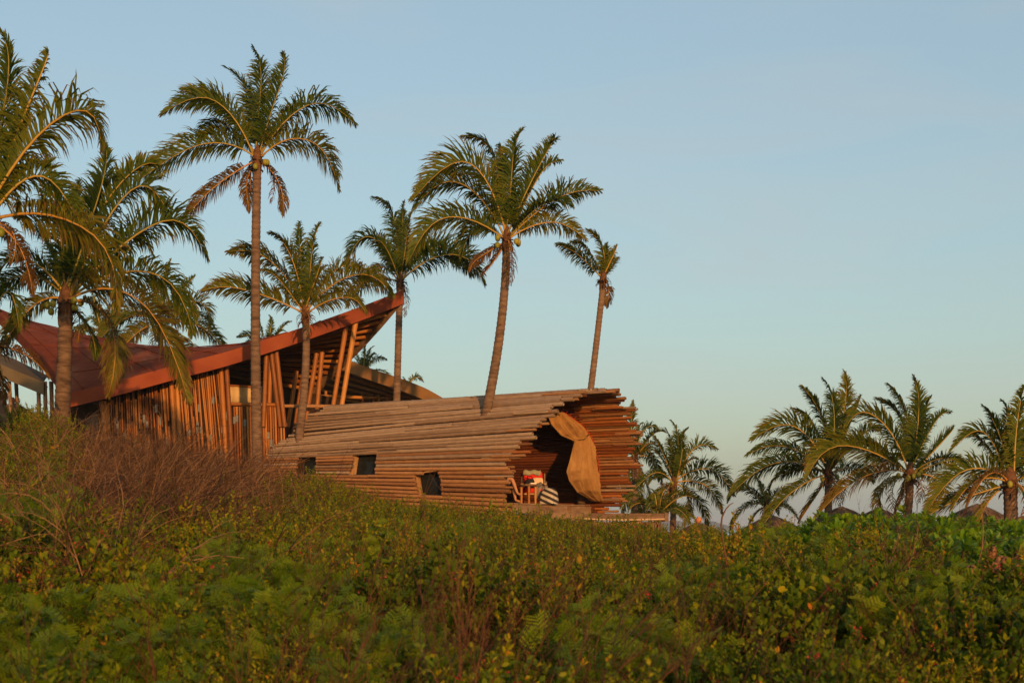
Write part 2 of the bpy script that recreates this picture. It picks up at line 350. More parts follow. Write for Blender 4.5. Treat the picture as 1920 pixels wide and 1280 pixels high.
# ------------------------------------------------------------------ bamboo poles
_pole_cache = {}
def pole_mesh(length, mat, node_gap=0.38, fine=True):
    q = max(0.1, round(length / 0.2) * 0.2)
    key = (q, mat.name, node_gap, fine, random.randrange(3))
    if key in _pole_cache: return _pole_cache[key], q
    n = 8 if fine else 6
    prof = [(0.03, 0.70), (0.0, 0.72), (0.0, 1.0)]
    z = random.uniform(0.1, node_gap)
    while z < q - 0.06:
        prof += [(z - 0.025, 0.96), (z, 1.12), (z + 0.02, 0.98)]
        z += node_gap * random.uniform(0.85, 1.15)
    prof += [(q, 1.0), (q, 0.72), (q - 0.03, 0.70)]
    bow = random.uniform(-0.12, 0.12)
    vs = []; fs = []
    for (zz, r) in prof:
        for k in range(n):
            a = 2 * math.pi * k / n
            tp = 0.86 + 0.14 * zz / q
            vs.append((r * tp * math.cos(a) + bow * math.sin(math.pi * zz / q), r * tp * math.sin(a), zz))
    for i in range(len(prof) - 1):
        for k in range(n):
            k2 = (k + 1) % n
            fs.append((i * n + k, i * n + k2, (i + 1) * n + k2, (i + 1) * n + k))
    m = len(prof) - 1
    fs.append(tuple(range(n))[::-1]); fs.append(tuple(m * n + k for k in range(n)))
    b = MB(); b.add(vs, fs, 0, None, True)
    me = b.mesh('bamboo_pole', mat); _pole_cache[key] = me
    return me, q
def pole(name, p0, p1, r, mat, parent, node_gap=0.38, fine=True, taper=None):
    p0 = Vector(p0); p1 = Vector(p1); d = p1 - p0; L = d.length
    if L < 0.02: return None
    me, q = pole_mesh(L, mat, node_gap, fine)
    o = bpy.data.objects.new(name, me); COL.objects.link(o)
    qt = d.to_track_quat('Z', 'Y') @ Quaternion((0, 0, 1), random.uniform(0, 6.28))
    o.matrix_basis = Matrix.Translation(p0) @ qt.to_matrix().to_4x4() @ Matrix.Diagonal((r, r, L / q, 1))
    if parent.type == 'EMPTY' or parent.parent is None:
        adopt(o, parent)
    else:   # part of a thing
        o.parent = parent
        o.matrix_parent_inverse = Matrix.Translation(-parent.parent.location) if parent.type != 'EMPTY' else Matrix.Identity(4)
    return o

# ------------------------------------------------------------------ the bamboo tube cabin
PHI = R(32)
AX = Vector((math.cos(PHI), -math.sin(PHI), 0)); LT = Vector((math.sin(PHI), math.cos(PHI), 0))
TY = 38.0
TC = Vector(((1032 - 960) / F * TY, TY, CZ))
ZC, HT, HW = 0.8, 2.8, 2.3
SL = -8.4
FLOOR = 0.65
def sect(th, s):
    """point on the tube's surface: th from the near bottom over the crest to the far bottom, s along the axis"""
    if th < 0: d = -HW; z = ZC + th * 1.3
    elif th > math.pi: d = HW; z = ZC - (th - math.pi) * 1.3
    else: d = -HW * math.cos(th); z = ZC + HT * math.sin(th)
    k = min(max(s / SL, 0.0), 1.0)
    zl = float(np.interp(z, [0.2, 0.97, 2.9, 3.60], [0.80, 1.30, 2.56, 3.58]))
    z = z * (1 - k) + zl * k
    d = d * (1 - 0.06 * k)
    return TC + AX * s + LT * d + Vector((0, 0, z))
def uv(p):
    return (960 + F * p.x / p.y, HV - F * (p.z - CZ) / p.y)
def s_end(th):
    deg = math.degrees(th)
    return float(np.interp(deg, [-20, 0, 17, 35, 53, 70, 90, 126, 160, 180, 200], [-0.02, 0.02, 0.18, 0.42, 0.80, 1.20, 1.55, 1.55, 1.36, 0.85, 0.35]))
def s_start(th):
    deg = math.degrees(th)
    return float(np.interp(deg, [-20, 15, 35, 53, 70, 90, 180, 200], [-8.35, -8.35, -8.2, -7.9, -7.5, -7.25, -7.3, -7.8]))
WINS = [[(557, 855), (592, 853), (590, 888), (553, 888)], [(662, 851), (706, 848), (702, 890), (655, 892)], [(775, 888), (822, 884), (828, 931), (782, 931)]]
def in_quad(u, v, q):
    c = True; sg = 0
    for i in range(4):
        x0, y0 = q[i]; x1, y1 = q[(i + 1) % 4]
        cr = (x1 - x0) * (v - y0) - (y1 - y0) * (u - x0)
        if sg == 0: sg = 1 if cr > 0 else -1
        if cr * sg < 0: return False
    return True

def plane_pt(u, v, s):
    """the point of the cross plane at axis position s that lies on the sight line u, v"""
    o = TC + AX * s; dirv = Vector(((u - 960) / F, 1.0, (HV - v) / F))
    c = Vector((0, 0, CZ)); t = (o - c).dot(AX) / dirv.dot(AX)
    return c + dirv * t
cabin = empty('tube_cabin', TC + Vector((0, 0, -0.6)))
tag(cabin, 'tube-shaped cabin of weathered horizontal bamboo poles with an open curtained end', 'cabin')
def build_tube():
    # equal arc steps around the mouth section
    ths = [R(-20) + R(220) * i / 1500 for i in range(1501)]
    P = [sect(t, 0.0) for t in ths]; acc = [0]
    for i in range(1500): acc.append(acc[-1] + (P[i + 1] - P[i]).length)
    marks = []; x_ = 0.0
    while x_ <= acc[-1]:
        marks.append(x_); x_ += 0.118 if np.interp(x_, acc, ths) < R(92) else 0.088
    print('tube pole lines', len(marks))
    cnt = 0
    for mk in marks:
        th = float(np.interp(mk, acc, ths)); deg = math.degrees(th)
        near = deg < 95
        e = s_end(th) + random.choice([-0.25, -0.1, 0, 0.0, 0.12, 0.25, 0.38]) * (0.6 if deg < 30 else 0.9 if deg < 100 else 0.55) + random.uniform(-0.06, 0.06)
        st = s_start(th) + random.uniform(-0.12, 0.12)
        # free intervals between the window openings
        iv = [(st, e)]
        if deg < 45:
            cuts = []
            for q in WINS:
                ss = [st + (e - st) * i / 700 for i in range(701)]
                ins = [s for s in ss if in_quad(*uv(sect(th, s) + (sect(th, s) - (TC + AX * s + Vector((0, 0, 1.9)))).normalized() * 0.04), q)]
                if ins: cuts.append((min(ins), max(ins)))
            cuts.sort(); cur = st; iv = []
            for a_, b_ in cuts:
                iv.append((cur, a_ + random.uniform(-0.03, 0.03))); cur = b_ + random.uniform(-0.02, 0.04)
            iv.append((cur, e))
        for (a_, b_) in iv:
            if b_ - a_ < 0.1: continue
            # joints: a long line is two or three canes
            segs = [a_]
            if b_ - a_ > 5.2:
                if near and random.random() < 0.45:
                    segs += [a_ + (b_ - a_) * random.uniform(0.25, 0.4), a_ + (b_ - a_) * random.uniform(0.6, 0.75)]
                elif near or random.random() < 0.5:
                    segs += [a_ + (b_ - a_) * random.uniform(0.35, 0.65)]
            if not near: segs = [a_, (0.12 if deg > 115 else 0.35) + random.uniform(-0.05, 0.05)]
            segs.append(b_)
            r0 = random.uniform(0.93, 1.08)
            if near:
                wgt = (deg + 20) / 110
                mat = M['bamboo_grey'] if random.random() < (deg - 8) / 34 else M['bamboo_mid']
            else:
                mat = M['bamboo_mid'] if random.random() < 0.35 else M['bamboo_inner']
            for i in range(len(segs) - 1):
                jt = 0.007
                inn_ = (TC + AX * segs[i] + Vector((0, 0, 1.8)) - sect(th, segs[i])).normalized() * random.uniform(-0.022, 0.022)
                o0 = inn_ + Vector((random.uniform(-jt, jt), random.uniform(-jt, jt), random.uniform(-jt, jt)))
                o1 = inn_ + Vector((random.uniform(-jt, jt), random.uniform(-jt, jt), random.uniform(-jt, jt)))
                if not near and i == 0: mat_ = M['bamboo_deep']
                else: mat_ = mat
                pole('bamboo_pole', sect(th, segs[i]) + o0, sect(th, segs[i + 1] + (0.03 if i < len(segs) - 2 else 0)) + o1, r0 * (0.037 + 0.018 * (1 - segs[i + 1] / SL)) * random.uniform(0.94, 1.06) * (1 if near else 0.80), mat_, cabin)
                cnt += 1
    print('tube poles', cnt)
    # thin stub canes telescoped out of the mouth
    for j in range(46):
        deg = random.uniform(0, 195); th = R(deg)
        e = s_end(th) + random.uniform(0.1, 0.4) * (0.5 if deg < 20 else 1)
        p0, p1 = sect(th, e - random.uniform(0.7, 1.3)), sect(th, e)
        inn = (TC + AX * e + Vector((0, 0, 1.7)) - p1).normalized() * random.uniform(-0.07, 0.09)
        pole('stub_cane', p0 + inn, p1 + inn, random.uniform(0.03, 0.042), random.choice([M['bamboo_mid'], M['bamboo_mid'], M['bamboo_grey'], M['bamboo_inner']]), cabin, fine=False)
    # lining sheet behind the canes, coloured dark so the gaps look shaded
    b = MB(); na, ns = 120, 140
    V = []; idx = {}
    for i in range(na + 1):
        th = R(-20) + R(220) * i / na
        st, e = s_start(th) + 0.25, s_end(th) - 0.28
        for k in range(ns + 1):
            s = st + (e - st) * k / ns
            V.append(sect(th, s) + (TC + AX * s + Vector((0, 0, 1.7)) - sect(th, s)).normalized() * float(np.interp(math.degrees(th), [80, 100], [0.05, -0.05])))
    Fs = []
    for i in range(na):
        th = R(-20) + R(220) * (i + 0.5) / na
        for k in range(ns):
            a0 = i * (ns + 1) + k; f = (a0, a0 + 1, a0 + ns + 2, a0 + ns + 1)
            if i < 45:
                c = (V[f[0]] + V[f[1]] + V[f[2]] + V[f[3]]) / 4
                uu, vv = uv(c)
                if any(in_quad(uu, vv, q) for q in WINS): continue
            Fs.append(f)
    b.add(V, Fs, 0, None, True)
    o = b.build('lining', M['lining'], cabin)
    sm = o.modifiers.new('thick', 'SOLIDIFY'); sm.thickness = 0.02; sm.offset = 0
    # windows: deep plywood reveals and a pane
    for q in WINS:
        cor = []
        for (u, v) in q:
            best = None
            for i in range(90):
                th = R(-20) + R(85) * i / 89
                for k in range(180):
                    s = SL + (0.1 - SL) * k / 179
                    pu, pv = uv(sect(th, s)); dd = (pu - u) ** 2 + (pv - v) ** 2
                    if best is None or dd < best[0]: best = (dd, th, s)
            cor.append(sect(best[1], best[2]))
        nrm = (-LT).normalized()
        ctr = sum(cor, Vector()) / 4
        win = bpy.data.objects.new('window', None)
        depth = 0.34; b = MB()
        out = [c - nrm * 0.005 + (c - ctr).normalized() * 0.02 for c in cor]
        inn = [c - nrm * depth + (c - ctr).normalized() * 0.02 for c in cor]
        for k in range(4):
            k2 = (k + 1) % 4
            e_ = (cor[k] + cor[k2]) / 2 - ctr; e_.normalize(); th_ = e_ * 0.035
            b.add([out[k], out[k2], inn[k2], inn[k], out[k] + th_, out[k2] + th_, inn[k2] + th_, inn[k] + th_],
                  [(0, 3, 2, 1), (4, 5, 6, 7), (0, 1, 5, 4), (3, 7, 6, 2), (0, 4, 7, 3), (1, 2, 6, 5)])
        wo_ = b.build('window', M['ply'], cabin)
        g = MB(); gi = [c - nrm * (depth - 0.06) for c in cor]
        g.add([x for x in gi] + [x - nrm * 0.012 for x in gi], [(0, 1, 2, 3), (7, 6, 5, 4), (0, 4, 5, 1), (1, 5, 6, 2), (2, 6, 7, 3), (3, 7, 4, 0)])
        po = g.build('pane', M['glass']); po.parent = wo_; po.matrix_parent_inverse = Matrix.Translation(-cabin.location)
        po.matrix_parent_inverse = Matrix.Identity(4)
    # floor, edge beams, end wall
    def bar(name, s0, s1, d0, d1, z0, z1, mat):
        b = MB(); c = TC + AX * (s0 + s1) / 2 + LT * (d0 + d1) / 2 + Vector((0, 0, (z0 + z1) / 2))
        b.box(c, AX * (s1 - s0) / 2, LT * (d1 - d0) / 2, Vector((0, 0, (z1 - z0) / 2)))
        o = b.build(name, mat, cabin); return o
    for i in range(14):   # floor boards run along the tube
        d0 = -2.05 + i * 0.29
        bar('floor_board', SL + 0.6, 0.10 + random.uniform(-0.01, 0.01), d0, d0 + 0.28, FLOOR - 0.035, FLOOR, M['beam'])
    bar('floor_beam', -0.10, 0.06, -2.05, 2.15, FLOOR - 0.26, FLOOR - 0.04, M['beam'])
    bar('floor_beam', -4.2, -4.05, -2.0, 2.0, FLOOR - 0.26, FLOOR - 0.04, M['beam'])
    bar('floor_beam', 0.2, 0.34, -1.35, 0.75, FLOOR - 0.50, FLOOR - 0.27, M['beam'])
    bar('post', -0.02, 0.2, 0.80, 1.02, -1.6, FLOOR - 0.05, M['beam'])
    pc = plane_pt(1090, 945, -0.25); pc.z = CZ + FLOOR; b = MB(); b.tube([pc, pc + Vector((0, 0, 0.4)), pc + Vector((0, 0, 0.85))], [0.125, 0.12, 0.118], 14); b.build('mooring_post', M['trunk'], cabin)
    for (s, d) in [(-0.3, -1.7), (-0.3, 1.7), (-4.1, -1.6), (-4.1, 1.6), (-7.6, -1.5), (-7.6, 1.5)]:
        bar('post', s - 0.1, s + 0.1, d - 0.1, d + 0.1, -1.9, FLOOR - 0.27, M['beam'])
    # dry thatch hanging under the floor edge
    b = MB()
    for k in range(900):
        d_ = random.uniform(-2.15, 2.2); c = TC + AX * random.uniform(-0.25, -0.12) + LT * d_ + Vector((0, 0, FLOOR - 0.24 - random.uniform(0, 0.1)))
        e_ = c + Vector((random.uniform(-.1, .1), random.uniform(-.1, .1), -random.uniform(0.5, 1.1))); wv = LT * 0.016
        b.add([c - wv, c + wv, e_ + wv * 0.5, e_ - wv * 0.5], [(0, 1, 2, 3)])
    for k in range(1500):
        c = TC + AX * random.uniform(-8.0, -0.1) + LT * random.uniform(-2.12, -2.0) + Vector((0, 0, FLOOR - 0.2 - random.uniform(0, 0.1)))
        e_ = c + Vector((random.uniform(-.1, .1), random.uniform(-.1, .1), -random.uniform(0.5, 1.1))); wv = AX * 0.016
        b.add([c - wv, c + wv, e_ + wv * 0.5, e_ - wv * 0.5], [(0, 1, 2, 3)])
    b.build('thatch_skirt', M['thatch'], cabin)
    # end wall at the back
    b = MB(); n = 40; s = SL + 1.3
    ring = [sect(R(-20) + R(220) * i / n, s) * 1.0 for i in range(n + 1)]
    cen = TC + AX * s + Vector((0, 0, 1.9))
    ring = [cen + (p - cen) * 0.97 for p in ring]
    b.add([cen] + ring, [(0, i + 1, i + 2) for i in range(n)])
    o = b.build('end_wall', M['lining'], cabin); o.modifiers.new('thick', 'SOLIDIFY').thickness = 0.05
build_tube()

# ------------------------------------------------------------------ terrace beam in front of the mouth, with its thatch below
def terrace():
    p0, p1 = at(1082, 968, 37.0), at(1243, 969, 37.9)
    e = empty('terrace_ledge', (p0 + p1) / 2 - Vector((0, 0, 0.3)))
    tag(e, 'low timber terrace ledge with a rope along it in front of the tube mouth', 'ledge')
    d = (p1 - p0); dn = d.normalized(); side = Vector((-dn.y, dn.x, 0))
    b = MB(); b.box((p0 + p1) / 2, d / 2, side * 0.08, Vector((0, 0, 0.095))); b.build('beam', M['beam'], e)
    b = MB(); b.box(p1 + dn * 0.06, dn * 0.058, side * 0.10, Vector((0, 0, 0.12))); b.build('end_block', M['beam'], e)
    pts = [p0 + d * t + (-side) * 0.10 + Vector((0, 0, -0.05 - 0.03 * math.sin(math.pi * t))) for t in [i / 20 for i in range(21)]]
    b = MB(); b.tube(pts, 0.022, 6); b.build('rope', M['rope'], e)
    for t in (0.2, 0.72):
        b = MB(); c = p0 + d * t; b.box(c + Vector((0, 0, -0.75)) + side * 0.1, dn * 0.07, side * 0.07, Vector((0, 0, 0.66))); b.build('post', M['beam'], e)
    b = MB()
    for k in range(700):   # dry palm thatch hanging under the ledge
        t = random.random(); c = p0 + d * t + side * random.uniform(0.0, 0.35) + Vector((0, 0, -0.1 - random.random() * 0.12))
        L_ = random.uniform(0.35, 0.75); sw = dn * random.uniform(-0.12, 0.12); wv = dn * 0.012 + side * random.uniform(-0.01, 0.01)
        e_ = c + Vector((0, 0, -L_)) + sw - side * 0.1
        b.add([c - wv, c + wv, e_ + wv * 0.5, e_ - wv * 0.5], [(0, 1, 2, 3)])
    o = b.build('thatch_skirt', M['thatch'], e)
    q0, q1 = at(1004, 966, 36.4), at(1092, 967, 37.0)
    b = MB(); d2 = q1 - q0; b.box((q0 + q1) / 2, d2 / 2, Vector((0, 0.07, 0)), Vector((0, 0, 0.085))); b.build('beam', M['beam'], e)
terrace()

# ------------------------------------------------------------------ curtain in the mouth
def curtain():
    Rg = [(1052, 772), (1071, 783), (1093, 800), (1108, 820), (1113, 836), (1116, 850), (1121, 866), (1123, 890), (1121, 915), (1117, 940)]
    Lf = [(1025, 774), (1034, 796), (1052, 816), (1077, 827), (1072, 846), (1068, 862), (1062, 884), (1067, 901), (1082, 922), (1114, 940)]
    nr, nc = 90, 90
    def hoop(t): return float(np.interp(t, [0, 0.11, 0.33, 0.6, 1.0], [-0.15, -0.04, 0.25, 0.32, 0.22]))
    tt = np.linspace(0, 1, len(Rg))
    V = []
    for i in range(nr + 1):
        t = i / nr
        ru, rv = np.interp(t, tt, [p[0] for p in Rg]), np.interp(t, tt, [p[1] for p in Rg])
        lu, lv = np.interp(t, tt, [p[0] for p in Lf]), np.interp(t, tt, [p[1] for p in Lf])
        gather = 1 - math.exp(-((t - 0.335) / 0.10) ** 2)
        for k in range(nc + 1):
            w_ = k / nc
            p = plane_pt(lu + (ru - lu) * w_, lv + (rv - lv) * w_, hoop(t))
            x_ = w_ + 0.03 * math.sin(t * 7 + w_ * 4)
            def pleat(z): return 1 - abs(math.sin(z)) ** 0.8 * 2
            fold = pleat(x_ * 12.5 + 0.6 + 0.9 * t) * 0.12 + pleat(x_ * 23 + 1.1 + 1.6 * t) * 0.028 + math.sin(x_ * 41 + 2 * t) * 0.012 + 0.06 * math.sin(w_ * 5 - t * 9)
            fold *= (0.30 + 0.70 * gather) * min(1.0, w_ * 6, (1 - w_) * 8 + 0.1)
            swell = 0.16 * gather * math.sin(math.pi * w_)
            V.append(p + AX * (fold + swell))
    Fs = []
    for i in range(nr):
        for k in range(nc):
            a0 = i * (nc + 1) + k; Fs.append((a0, a0 + 1, a0 + nc + 2, a0 + nc + 1))
    e = empty('curtain', TC + AX * 0.05 + LT * 1.6 + Vector((0, 0, FLOOR)))
    tag(e, 'tan canvas curtain tied back at the far side of the tube mouth', 'curtain')
    b = MB(); b.add(V, Fs, 0, None, True); o = b.build('fabric', M['cloth'], e)
    o.modifiers.new('thick', 'SOLIDIFY').thickness = 0.008
    # lacing cord along the edge and the tie
    b = MB(); b.tube([plane_pt(u + 1, v - 1, hoop(i / 9) + 0.04) for i, (u, v) in enumerate(Rg)], 0.012, 5); 
    for i in range(24):
        t = i / 23; u, v = np.interp(t, tt, [p[0] for p in Rg]), np.interp(t, tt, [p[1] for p in Rg])
        p = plane_pt(u, v, hoop(t) + 0.05); q = plane_pt(u + 5 + random.uniform(-1, 2), v - 6 + 5 * t, hoop(t) + 0.1)
        b.tube([p, q], 0.007, 4)
    b.build('lacing_cord', M['red_cord'], e)
    b = MB(); c0 = plane_pt(1077, 826, 0.25); c1 = plane_pt(1104, 814, 0.28)
    b.tube([c0 - AX * 0.05, (c0 + c1) / 2 + AX * 0.17, c1], 0.016, 6); b.build('tie', M['cloth'], e)
curtain()

# ------------------------------------------------------------------ things inside the tube
def floor_pt(u, Y): return Vector(((u - 960) / F * Y, Y, CZ + FLOOR))
def rbox(mb, c, hx, hy, hz, mi=0, r=0.35, n=8, ax=None):
    """rounded cushion"""
    ax = ax or (Vector((1, 0, 0)), Vector((0, 1, 0)), Vector((0, 0, 1)))
    vs = []; fs = []; m = n * 2
    for i in range(n + 1):
        ph = -math.pi / 2 + math.pi * i / n
        for k in range(m):
            a = 2 * math.pi * k / m
            def sp(x): return math.copysign(abs(x) ** r, x)
            vs.append(Vector(c) + ax[0] * hx * sp(math.cos(ph)) * sp(math.cos(a)) + ax[1] * hy * sp(math.cos(ph)) * sp(math.sin(a)) + ax[2] * hz * sp(math.sin(ph)))
    for i in range(n):
        for k in range(m):
            k2 = (k + 1) % m; fs.append((i * m + k, i * m + k2, (i + 1) * m + k2, (i + 1) * m + k))
    mb.add(vs, fs, mi, None, True)
def furniture():
    # three-legged side table
    c = floor_pt(991, 37.3); k = 37.3 / F
    e = empty('side_table', c); tag(e, 'small dark-topped side table on thick yellow bamboo legs inside the tube', 'side table')
    for (du, dy) in [(-13.5, 0.0), (0.5, -0.18), (13, 0.02), (0, 0.2)]:
        p = c + Vector((du * k, dy, 0)); pole('leg', p, p + Vector((0, 0, 0.455)), 0.036, M['bamboo_gold'], e, node_gap=0.2)
    b = MB()
    pts = [(math.cos(a) * 0.24, math.sin(a) * 0.25) for a in [2 * math.pi * i / 20 for i in range(20)]]
    vs = [c + Vector((x, y, 0.457)) for x, y in pts] + [c + Vector((x, y, 0.505)) for x, y in pts]
    b.add(vs, [tuple(range(20))[::-1], tuple(range(20, 40))] + [(i, (i + 1) % 20, 20 + (i + 1) % 20, 20 + i) for i in range(20)])
    b.build('top', M['beam'], e)
    b = MB(); b.box(c + Vector((0.11, -0.05, 0.524)), Vector((0.075, 0.02, 0)), Vector((-0.02, 0.055, 0)), Vector((0, 0, 0.017)))
    tag(b.build('book', M['paper']), 'small cream book lying on the side table', 'book')
    # armchair with a red back
    c = floor_pt(1000, 38.5); k = 38.5 / F
    e = empty('armchair', c); tag(e, 'low wooden armchair with a bright red back cushion in the tube', 'armchair')
    tilt = R(14); ax = (Vector((1, 0, 0)), Vector((0, math.cos(tilt), -math.sin(tilt))), Vector((0, math.sin(tilt), math.cos(tilt))))
    b = MB(); rbox(b, c + Vector((0, 0.12, 0.62)), 0.26, 0.06, 0.29, r=0.3, ax=ax); b.build('back_cushion', M['red_cloth'], e)
    b = MB(); rbox(b, c + Vector((0, -0.20, 0.36)), 0.26, 0.28, 0.07, r=0.3); b.build('seat_cushion', M['red_cloth'], e)
    for sx in (-1, 1):
        for (y0, y1, h) in [(-0.42, -0.42, 0.52), (0.2, 0.32, 0.85)]:
            b = MB(); b.tube([c + Vector((sx * 0.31, y0, 0)), c + Vector((sx * 0.31, y1, h))], 0.024, 8); b.build('leg', M['beam'], e)
        b = MB(); b.box(c + Vector((sx * 0.31, -0.12, 0.535)), Vector((0.035, 0, 0)), Vector((0, 0.36, 0)), Vector((0, 0, 0.015))); b.build('armrest', M['ply'], e)
    b = MB(); b.box(c + Vector((0, -0.18, 0.27)), Vector((0.31, 0, 0)), Vector((0, 0.27, 0)), Vector((0, 0, 0.02))); b.build('seat_frame', M['ply'], e)
    # towel over the back
    b = MB(); n = 14; V = []; Fs = []
    for i in range(n + 1):
        x = -0.27 + 0.47 * i / n
        for kk, (y, z) in enumerate([(0.055, 0.80), (0.06, 0.88), (0.10, 0.925), (0.20, 0.935), (0.27, 0.90), (0.27, 0.70)]):
            V.append(c + Vector((x, y + 0.012 * math.sin(i * 1.3 + kk), z + 0.015 * math.sin(i * 0.9) - (0.02 * math.sin(i * .7) if kk == 0 else 0))))
    for i in range(n):
        for kk in range(5): Fs.append((i * 6 + kk, (i + 1) * 6 + kk, (i + 1) * 6 + kk + 1, i * 6 + kk + 1))
    b.add(V, Fs, 0, None, True); o = b.build('towel', M['towel']); o.modifiers.new('t', 'SOLIDIFY').thickness = 0.02
    tag(o, 'folded olive grey towel hung over the red chair back', 'towel')
    b = MB(); rbox(b, c + Vector((0.125, -0.04, 0.56)), 0.145, 0.06, 0.16, r=0.42, ax=ax); tag(b.build('cushion', M['beige_cloth']), 'square beige cushion leaning on the red chair back', 'cushion')
    # draped grey jacket
    b = MB(); V = []; Fs = []; nx, ny = 16, 18
    prof = [(0.02, 0.60), (-0.10, 0.56), (-0.24, 0.50), (-0.36, 0.47), (-0.45, 0.40), (-0.47, 0.28), (-0.48, 0.14)]
    for i in range(nx + 1):
        x = 0.06 + 0.31 * i / nx
        for j in range(ny + 1):
            t = j / ny * (len(prof) - 1); a_ = int(min(t, len(prof) - 2)); f_ = t - a_
            y = prof[a_][0] * (1 - f_) + prof[a_ + 1][0] * f_; z = prof[a_][1] * (1 - f_) + prof[a_ + 1][1] * f_
            V.append(c + Vector((x + 0.03 * t / 6 * math.sin(i), y + 0.03 * math.sin(i * 1.4 + j * 0.3), z + 0.02 * math.sin(i * 0.9 + j * 0.8))))
    for i in range(nx):
        for j in range(ny):
            a0 = i * (ny + 1) + j; Fs.append((a0, a0 + ny + 1, a0 + ny + 2, a0 + 1))
    b.add(V, Fs, 0, None, True); o = b.build('jacket', M['grey_cloth']); o.modifiers.new('t', 'SOLIDIFY').thickness = 0.015
    tag(o, 'grey jacket draped over the front of the armchair seat', 'jacket')
    # black bag on the seat
    b = MB(); cc = c + Vector((-0.10, -0.18, 0.56)); rbox(b, cc, 0.13, 0.10, 0.125, r=0.6, n=10)
    e2 = b.build('bag', M['black_cloth']); tag(e2, 'soft black bag slumped on the armchair seat behind the table', 'bag')
    hb = MB(); hb.tube([cc + Vector((-0.08, 0, 0.10)), cc + Vector((-0.05, -0.02, 0.20)), cc + Vector((0.05, -0.02, 0.19)), cc + Vector((0.08, 0, 0.10))], 0.012, 6)
    h = hb.build('handle', M['black_cloth'], e2)
    # striped blanket over a pouf
    c = floor_pt(1030, 37.8)
    b = MB(); V = []; Fs = []; n, m = 16, 32
    for i in range(n + 1):
        t = i / n; z = 0.43 * math.cos(t * math.pi / 2) ** 0.6
        rr = 0.225 * math.sin(t * math.pi / 2) ** 0.55
        for k2 in range(m):
            a = 2 * math.pi * k2 / m
            rj = rr * (1 + 0.07 * math.sin(a * 5 + t * 3) * t + 0.05 * math.sin(a * 9) * t)
            V.append(c + Vector((rj * math.cos(a) * (0.85 + 0.2 * t) + 0.03 * t * math.sin(a * 3), rj * math.sin(a), z + 0.006 * math.sin(a * 4))))
    for i in range(n):
        for k2 in range(m):
            Fs.append((i * m + k2, (i + 1) * m + k2, (i + 1) * m + (k2 + 1) % m, i * m + (k2 + 1) % m))
    b.add(V, Fs, 0, None, True)
    me = b.mesh('pouf', M['stripes']); me.transform(Matrix.Translation(-c)); o = bpy.data.objects.new('pouf', me); COL.objects.link(o); o.location = c
    tag(o, 'round pouf under a black and cream striped blanket beside the armchair', 'pouf')
    # small hook hanging on the back wall
    p = plane_pt(1013, 858, -1.0)
    th, s = R(196), -1.9
    q = sect(R(172), -1.75) + (-LT) * 0.08
    b = MB(); b.tube([q + Vector((0, 0, 0.10)), q - LT * 0.05 + Vector((0, 0, 0.06)), q - LT * 0.05 - Vector((0, 0, 0.08)), q - Vector((0, 0, 0.11))], [0.02, 0.03, 0.026, 0.012], 8)
    tag(b.build('wall_hook', M['bamboo_gold']), 'small wooden hook on the inner back wall above the armchair', 'hook')
furniture()

